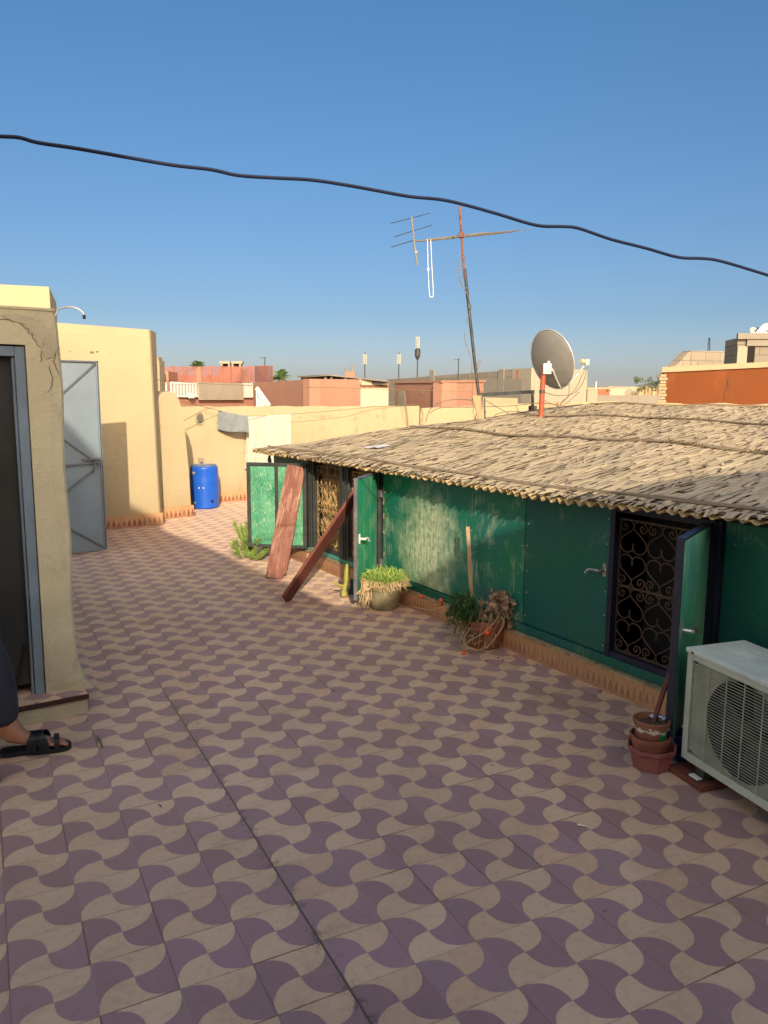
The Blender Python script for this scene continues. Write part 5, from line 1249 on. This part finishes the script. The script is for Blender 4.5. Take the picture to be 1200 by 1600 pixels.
def palm(px, py, Y, r, n, label):
    t = thing('palm_tree', label, 'palm tree', at(px, py, Y), 0, 'small palms behind the pink houses'); m = MB(); rr = random.Random(px)
    for k in range(n):
        a = rr.uniform(0, 6.28); el = rr.uniform(-.2, 1.3); d = Vector((math.cos(a)*math.cos(el), math.sin(a)*math.cos(el), math.sin(el))); L = r*rr.uniform(.7, 1.1)
        pts = [d*L*s_+Vector((0, 0, -.35*L*s_*s_)) for s_ in (0, .25, .5, .75, 1)]
        for i_ in range(1, 5):
            for q_ in range(4):
                p = pts[i_-1].lerp(pts[i_], q_/4); sd = d.cross(Vector((0, 0, 1))).normalized()
                for sg_ in (-1, 1): m.strip([p, p+sd*sg_*r*.16+d*r*.08-Vector((0, 0, r*.07)), p+sd*sg_*r*.24+d*r*.13-Vector((0, 0, r*.16))], r*.02, d, r*.005)
    m.build('crown', PALM, t, recalc=False); MB().tube([(0, 0, -3), (0.05, 0, -1.5), (0, 0, 0)], [.16, .13, .1], 8).build('trunk', VINE, t)
palm(310, 573, 27, .36, 26, 'dark green palm crown rising behind the red netting')
palm(438, 590, 34, .62, 22, 'dusty palm crown left of the canopy roof behind the salmon wall')
palm(384, 590, 25.0, .40, 16, 'small yellowish palm showing between the chimneys and the net end')
# canopy
cp = thing('corrugated_canopy', 'thin grey sloping canopy sheet on posts above the salmon wall', 'canopy', at(520, 592, 20.5))
kq = lambda x, y, Y=20.5: at(x, y, Y)-cp.location
MB().prism([kq(462, 588, 20.6), kq(514, 585, 20.3), kq(607, 595, 20.6), kq(607, 597, 20.6), kq(514, 587, 20.3), kq(470, 590, 20.6)], (0, 1, 0), 3.0).build('roof_sheet', CONC, cp)
MB().prism([kq(470, 590.2, 20.7), kq(514, 587.3, 20.7), kq(600, 597, 20.7), kq(600, 601, 20.7), kq(470, 601, 20.7)], (0, 1, 0), .1).build('canopy_shade_sheet', DKSTEEL, cp)  # dark sheet standing in for the shade under the canopy
for x_ in (509, 518, 540, 563): MB().bar(kq(x_, 600, 20.5), kq(x_, 588 if x_ < 550 else 592, 20.5), .07, .07, up=(0, 1, 0)).build('post', CONCY, cp)
ch2 = thing('small_chimney', 'stubby salmon chimney above the canopy sheet', 'chimney', at(547, 590, 24)); zc = at(547, 581, 24).z-ch2.location.z
MB().box((-.15, -.15, -.7), (.15, .15, zc)).build('shaft', PINK, ch2); MB().tube([(-.1, 0, zc), (-.1, 0, zc+.12)], .04, 6).tube([(.08, 0, zc), (.08, 0, zc+.2)], .03, 6).build('flue', CONC, ch2)
# antennas on roofs
for px, y0, y1, Y, lb in [(414, 574, 558, 26, 'thin roof aerial above the end of the red netting'), (716, 592, 560, 27, 'thin rod aerial on the grey block parapet left of the mast'), (716+215, 612, 596, 60, 'thin white pole in the distant town gap')]:
    t = thing('roof_aerial', lb, 'antenna', at(px, y0, Y)); zt_ = at(px, y1, Y).z-t.location.z
    MB().tube([(0, 0, -.3), (0, 0, zt_)], .018*Y/26, 5).build('rod', GALV if Y < 50 else WHITE, t)
    if Y < 50: MB().bar((-.16, 0, zt_*.92), (.05, 0, zt_*.97), .02, .02).build('cross_arm', GALV, t)
# cell towers
def tower(px, ytop, ybase, Y, kind, lb):
    b = at(px, ybase, Y); t = thing('phone_mast', lb, 'phone mast', b, 0, 'phone masts on the skyline'); s = Y/1215
    H = (ybase-ytop)*s; MB().tube([(0, 0, -8), (0, 0, H*.72)], [1.0*s, .8*s], 8).build('pole', GALV, t); 
    for k in range(3):
        a = k*2.094+.5; o = Vector((math.cos(a)*2.6*s, math.sin(a)*2.6*s, 0))
        MB().box(o+Vector((-.9*s, -.7*s, H*.56 if kind != 2 else H*.70)), o+Vector((.9*s, .7*s, H*.98)), bev=.2*s).build('panel_antenna', MASTP, t)
    if kind == 2: MB().lathe([(1.2*s, H*.42), (4.2*s, H*.52), (4.4*s, H*.66), (2.6*s, H*.70)], 10).build('cradle', GALV, t)
    else: MB().tube([(0, 0, H*.5), (0, 0, H*1.05)], .8*s, 6).build('spine', GALV, t)
tower(570, 554, 590, 160, 0, 'shortest distant phone mast above the canopy, leftmost of three')
tower(623, 554, 590, 150, 1, 'middle distant phone mast above the grey block wall')
tower(652, 527, 590, 150, 2, 'tallest distant phone mast with round cradle, rightmost of three')
# low blocks by the mast
fb_ = facade('low_sand_block', 'low sandy block wall glimpsed through the steel frame', 'wall', 754, 809, 17, 17.5, 621, 622, .3, SAND)[0]
facade('far_garden_wall', 'long low concrete boundary wall across the distant gap', 'wall', 905, 1036, 40, 44, 617.5, 617.5, .5, CONC)
facade('near_grey_wall', 'broken grey wall beside the pale concrete house end', 'wall', 918, 934, 28, 28, 607, 609, .5, CONCY)
# distant town
rt = random.Random(11); x_ = 925
cols_ = [SAND, BRICKW, BRICKRED, CONCY, PINK, BRICKW, SAND]
TN = 'houses of the distant town seen in the gap'
desc = ['low sandy distant house at the left end of the gap', 'white distant house next to the left end of the gap', 'reddish distant house left of the pale terrace', 'wide pale concrete terrace block in the distant gap', 'pinkish distant house near the thin white pole', 'white distant house right of the thin pole', 'rust streaked distant house before the far trees', 'last distant white house beside the orange wall corner']
widths = [14, 9, 13, 22, 14, 13, 12, 18]; tops = [608, 606, 607.5, 605, 607, 606.5, 608, 607]
for k, (w_, tp2) in enumerate(zip(widths, tops)):
    Y = 90+10*math.sin(k*2.1); t, l_ = facade('distant_house', desc[k], 'house', x_, x_+w_, Y, Y+3, tp2, tp2+.3, 9, cols_[k % 7], group=TN)
    for j in range(max(1, int(w_/5))):
        a_ = l_(x_+2.2+j*4.6, tp2+3.0, -.05); MB().box(a_-Vector((.09, 0, .09))*1.2, a_+Vector((.10, .04, .13))).build('window', DARK, t)
    x_ += w_-.6
facade('distant_house', 'broad low sandy house further back in the distant gap', 'house', 950, 1010, 170, 175, 604, 604.5, 20, SAND, group=TN)
for lo_, hi_, nm in [(180, 232, 'far_left'), (1040, 1200, 'r')][:0]: pass
def tree(px, py, Y, rx_, rz2, n, lb, seed):
    t = thing('distant_tree', lb, 'tree', at(px, py, Y), 0, 'trees of the distant town'); m = MB(); rr = random.Random(seed)
    cl = [(Vector((rr.uniform(-1, 1)*rx_, rr.uniform(-1, 1)*rx_, rr.uniform(-.6, 1)*rz2)), rr.uniform(.25, .45)*rz2) for _ in range(12)]
    for _ in range(n):
        c_, s_ = rr.choice(cl); d = Vector((rr.gauss(0, 1), rr.gauss(0, 1), rr.gauss(0, 1))).normalized(); p = c_+d*s_*rr.uniform(.7, 1.15); k_ = rz2*.12
        m.strip([p, p+Vector((rr.uniform(-1, 1), rr.uniform(-1, 1), rr.uniform(-1, 1)))*k_], k_*.5, d.orthogonal(), k_*.1)
    m.build('crown', CROWN, t, recalc=False); MB().tube([(0, 0, -8), (0, 0, 0)], .25, 6).build('trunk', VINE, t)
tree(1010, 603, 80, 1.1, .75, 1500, 'rounded dusty tree left in the far trees of the gap', 1); tree(1021, 604, 84, .9, .6, 1200, 'lower dusty tree between the rounded tree and the dark tree', 2); tree(1031, 600, 78, .45, .7, 900, 'small dark upright tree beside the orange wall corner', 3); tree(1000, 607, 80, .5, .3, 300, 'low bush like tree at the left of the far trees', 4)

# ================================================================== seated person at the left edge
HEEL = atz(4, 1181, 0); TOE = atz(110, 1168, 0); FD = (TOE-HEEL); FL = FD.length; FD.normalize(); FP = Vector((-FD.y, FD.x, 0))
pe = thing('seated_person', 'person in dark trousers and black sandal sitting at the left edge by the step', 'person', (HEEL.x, HEEL.y, 0))
def skin(name, V, Ed, mat, parent, root=0, sub=2):
    me = bpy.data.meshes.new(name); me.from_pydata([v[:3] for v in V], Ed, []); me.materials.append(mat)
    o = bpy.data.objects.new(name, me); COL.objects.link(o); o.parent = parent
    sk_ = o.modifiers.new('skin', 'SKIN'); lay = me.skin_vertices[0].data if me.skin_vertices else None
    if lay is None:
        me.skin_vertices.new() if hasattr(me.skin_vertices, 'new') else None; lay = me.skin_vertices[0].data
    for i, v in enumerate(V): lay[i].radius = v[3] if isinstance(v[3], tuple) else (v[3], v[3])
    lay[root].use_root = True; sk_.use_smooth_shade = True
    sb_ = o.modifiers.new('sub', 'SUBSURF'); sb_.levels = sub; sb_.render_levels = sub
    return o
def P(f, p, z): v = FD*f+FP*p; return (v.x, v.y, z)
G_ = dict(pelvis=P(-.44, .10, .50), spine=P(-.46, .10, .68), chest=P(-.44, .10, .88), neck=P(-.40, .10, 1.03), head=P(-.37, .10, 1.14), crown=P(-.37, .10, 1.22),
          k1=P(-.02, .0, .49), a1=P(.035, .0, .10), k2=P(-.20, -.20, .49), a2=P(-.22, -.24, .10), h1=P(-.44, .10, .48), h2=P(-.46, -.08, .48),
          s1=P(-.43, -.08, .96), s2=P(-.43, .28, .96), e1=P(-.30, -.14, .72), e2=P(-.30, .34, .72), w1=P(-.27, -.16, .61), w2=P(-.22, .14, .61), ha1=P(-.24, -.13, .59), ha2=P(-.19, .11, .59))
V = []; I = {}
RAD = dict(pelvis=.13, spine=.125, chest=.15, neck=.055, head=.085, crown=.07, k1=.055, a1=.036, k2=.055, a2=.036, h1=.085, h2=.085, s1=.06, s2=.06, e1=.042, e2=.042, w1=.028, w2=.028, ha1=.030, ha2=.030)
for k_, v in G_.items(): I[k_] = len(V); V.append((*v, RAD[k_]))
E_ = [(I[a], I[b]) for a, b in [('pelvis', 'spine'), ('spine', 'chest'), ('chest', 'neck'), ('neck', 'head'), ('head', 'crown'), ('pelvis', 'h1'), ('pelvis', 'h2'), ('h1', 'k1'), ('h2', 'k2'), ('k1', 'a1'), ('k2', 'a2'), ('chest', 's1'), ('chest', 's2'), ('s1', 'e1'), ('s2', 'e2'), ('e1', 'w1'), ('e2', 'w2'), ('w1', 'ha1'), ('w2', 'ha2')]]
def addv(p, r): V.append((*p, r)); return len(V)-1
for key, po_ in (('a1', 0.0), ('a2', -.24)):
    ba_ = 0 if key == 'a1' else -.255
    heel = addv(P(ba_+.035, po_, .052), .030); midf = addv(P(ba_+.12, po_, .058), (.036, .028)); ball = addv(P(ba_+.185, po_, .040), (.042, .018))
    E_ += [(I[key], heel), (I[key], midf), (midf, ball)]
    for t_ in range(5):
        off = (-.032+.016*t_); ln = [.085, .078, .07, .06, .048][t_] if key == 'a1' else [.048, .06, .07, .078, .085][t_]
        a_ = addv(P(ba_+.200, po_+off*.95, .036), .0095); b_ = addv(P(ba_+.185+ln*.62, po_+off, .040), .0085); c_ = addv(P(ba_+.185+ln, po_+off*1.02, .030), .0085 if 0 < t_ < 4 else .0095)
        E_ += [(ball, a_), (a_, b_), (b_, c_)]
for key, sg_ in (('ha1', 1), ('ha2', -1)):
    base_ = Vector(G_[key])
    for t_ in range(4):
        o1 = FD*.035+FP*sg_*(-.024+.016*t_); a_ = addv(base_+o1, .0095); b_ = addv(base_+o1+FD*.03+Vector((0, 0, -.012)), .0085); c_ = addv(base_+o1+FD*[.04, .05, .052, .045][t_]+Vector((0, 0, -.032)), .008); E_ += [(I[key], a_), (a_, b_), (b_, c_)]
    a_ = addv(base_+FP*sg_*.035+FD*.005, .011); b_ = addv(base_+FP*sg_*.05+FD*.03+Vector((0, 0, -.012)), .009); E_ += [(I[key], a_), (a_, b_)]
body = skin('body', V, E_, SKIN, pe, I['pelvis'])
def subskin(name, keys, edges, mat, extra=None):
    vs = []; ix = {}
    for k_, v, r_ in keys: ix[k_] = len(vs); vs.append((*v, r_))
    return skin(name, vs, [(ix[a], ix[b]) for a, b in edges], mat, pe, 0, 2)
hem1 = P(.020, .0, .135); hem2 = P(-.235, -.235, .135); m1 = P(.0, 0, .30); m2 = P(-.23, -.22, .30)
subskin('trousers', [('p', G_['pelvis'], .150), ('h1', G_['h1'], .105), ('h2', G_['h2'], .105), ('k1', G_['k1'], .078), ('k2', G_['k2'], .078), ('m1', m1, .080), ('m2', m2, .080), ('q1', P(.012, .0, .185), .070), ('q2', P(-.235, -.23, .185), .070), ('a1', hem1, .056), ('a2', hem2, .056), ('w', P(-.45, .10, .60), .145)], [('p', 'h1'), ('p', 'h2'), ('h1', 'k1'), ('h2', 'k2'), ('k1', 'm1'), ('k2', 'm2'), ('m1', 'q1'), ('m2', 'q2'), ('q1', 'a1'), ('q2', 'a2'), ('p', 'w')], TROUS)
subskin('shirt', [('c', G_['chest'], .168), ('sp', G_['spine'], .150), ('b', P(-.46, .10, .58), .155), ('n', P(-.42, .10, .99), .08), ('s1', G_['s1'], .075), ('s2', G_['s2'], .075), ('e1', P(-.36, -.115, .82), .062), ('e2', P(-.36, .315, .82), .062)], [('c', 'sp'), ('sp', 'b'), ('c', 'n'), ('c', 's1'), ('c', 's2'), ('s1', 'e1'), ('s2', 'e2')], SHIRT)
hd = Vector(G_['crown'])
MB().lathe([(.001, .075), (.05, .065), (.085, .03), (.098, -.02), (.095, -.06), (.07, -.075)], 20, None, hd-FD*.012).build('hair', HAIR, pe, smooth=True)
hc = Vector(G_['head'])
fc = MB()
fc.tube([hc+FD*.088+Vector((0, 0, .03)), hc+FD*.108+Vector((0, 0, .0)), hc+FD*.092+Vector((0, 0, -.008))], [.008, .014, .010], 8).build('nose', SKIN, pe, smooth=True)
for sg_ in (-1, 1):
    MB().lathe([(.001, -.011), (.009, -.006), (.011, 0), (.009, .006), (.001, .011)], 12, None, hc+FD*.088+FP*sg_*.032+Vector((0, 0, .03))).build('eye', WHITE, pe, smooth=True)
    MB().lathe([(.001, -.028), (.012, -.016), (.016, 0), (.014, .018), (.001, .03)], 10, None, hc+FP*sg_*.098).build('ear', SKIN, pe, smooth=True)
MB().tube([hc+FD*.09+FP*.022+Vector((0, 0, -.04)), hc+FD*.097+Vector((0, 0, -.043)), hc+FD*.09-FP*.022+Vector((0, 0, -.04))], .006, 6).build('mouth', plain('lips', (.25, .08, .06), .5), pe, smooth=True)
def sandal(f0, p0, lab):
    s = MB(); out = [(-.01, 0), (-.004, .028), (.03, .038), (.09, .036), (.15, .046), (.20, .052), (.245, .045), (.275, .018), (.278, -.010), (.262, -.036), (.22, -.046), (.16, -.044), (.09, -.032), (.03, -.036), (-.004, -.026)]
    pts = [Vector(P(f0+p.x, p0+p.y, .003)) for p in cr([(a, b, 0) for a, b in out]+[(out[0][0], out[0][1], 0)], 4)][:-1]
    s.prism(pts, (0, 0, 1), .020); o = s.build('sandal', SANDAL, pe, smooth=False)
    for (fa, fb_, wd) in [((.105), (.175), .021), ((.175), (.118), .021), ((.215), (.225), .011)]:
        h_ = .096 if wd > .015 else .068
        arc = [P(f0+fa+(fb_-fa)*t, p0+.047*math.cos(math.pi*t), .020+(h_-.020)*math.sin(math.pi*t)**.55) for t in [k/12 for k in range(13)]]
        MB().strip(arc, wd, FD, wd).build('strap', SANDAL, o, solid=.004)
    bk_ = [P(f0+.10*abs(math.cos(t))-.0*0+.0, p0+.044*math.sin(t)*-1 if False else p0+.044*math.cos(t), .06) for t in [0, .5, 1, 1.57, 2.1, 2.6, 3.14]]
    return o
sandal(0.0, 0.0, ''); sandal(-.255, -.24, '')
chr_ = thing('plastic_chair', 'black plastic armchair under the seated person by the hut door', 'chair', pe.location)
MB().box((-.27, -.22, .36), (.20, .24, .385), Matrix.Translation(Vector(P(-.36, .10, 0))) @ Matrix.Rotation(math.atan2(FD.y, FD.x), 4, 'Z'), bev=.02).build('seat', BLKPL, chr_)
for sg_ in (-.26, .22):
    f_ = -.62
    MB().tube(cr([P(-.64, sg_, .55), P(-.40, sg_, .585), P(-.12, sg_, .60), P(-.05, sg_, .575), P(-.02, sg_, .48), P(-.02, sg_, .30), P(-.0, sg_, .0)], 5), .030, 10).build('armrest', BLKPL, chr_, smooth=True)
    MB().tube(cr([P(-.62, sg_, .9), P(-.66, sg_, .5), P(-.70, sg_, 0)], 5), .022, 8).build('leg', BLKPL, chr_, smooth=True)
MB().prism([P(-.63, -.26, .5), P(-.63, .22, .5), P(-.66, .20, .88), P(-.66, -.02, .93), P(-.66, -.24, .88)], tuple(-FD), .02).build('backrest', BLKPL, chr_)

# ================================================================== litter on the tiles
LT = plain('dry leaf litter', (.12, .075, .04), .9)
rl_ = random.Random(31)
lit = MB()
for (px, py, n_, sp_) in [(218, 1018, 9, .10), (868, 1040, 7, .12), (700, 985, 10, .18), (940, 1085, 5, .1), (600, 1150, 10, 1.2), (420, 1100, 12, 1.5), (770, 1030, 12, .15), (560, 960, 14, .25)]:
    c_ = atz(px, py, 0)
    for _ in range(n_):
        p = Vector((c_.x+rl_.gauss(0, sp_*.5), c_.y+rl_.gauss(0, sp_*.5), .003)); a = rl_.uniform(0, 6.28); L = rl_.uniform(.008, .035); d = Vector((math.cos(a), math.sin(a), 0))
        lit.strip([p, p+d*L*.5+Vector((0, 0, rl_.uniform(.001, .006))), p+d*L+Vector((0, 0, .001))], rl_.uniform(.0015, .005), (-d.y, d.x, 0), .001)
tag(lit.build('leaf_litter', LT, recalc=False), 'scattered dry leaf scraps and twigs on the patterned floor', 'litter', kind='stuff')
a = atz(152, 1150, .006); b = atz(160, 1168, .006)
tg = tag(MB().tube([a, (a+b)/2+Vector((.003, 0, .002)), b], .0045, 6).build('floor_twig', CABG), 'short grey twig lying on the tile joint beside the sandal', 'twig')
a = atz(902, 1288, .006); b = atz(916, 1291, .006)
tag(MB().tube([a, b], [.004, .002], 6).build('floor_twig', WHITE), 'tiny pale chip of wood lying alone on the open tiles', 'twig')
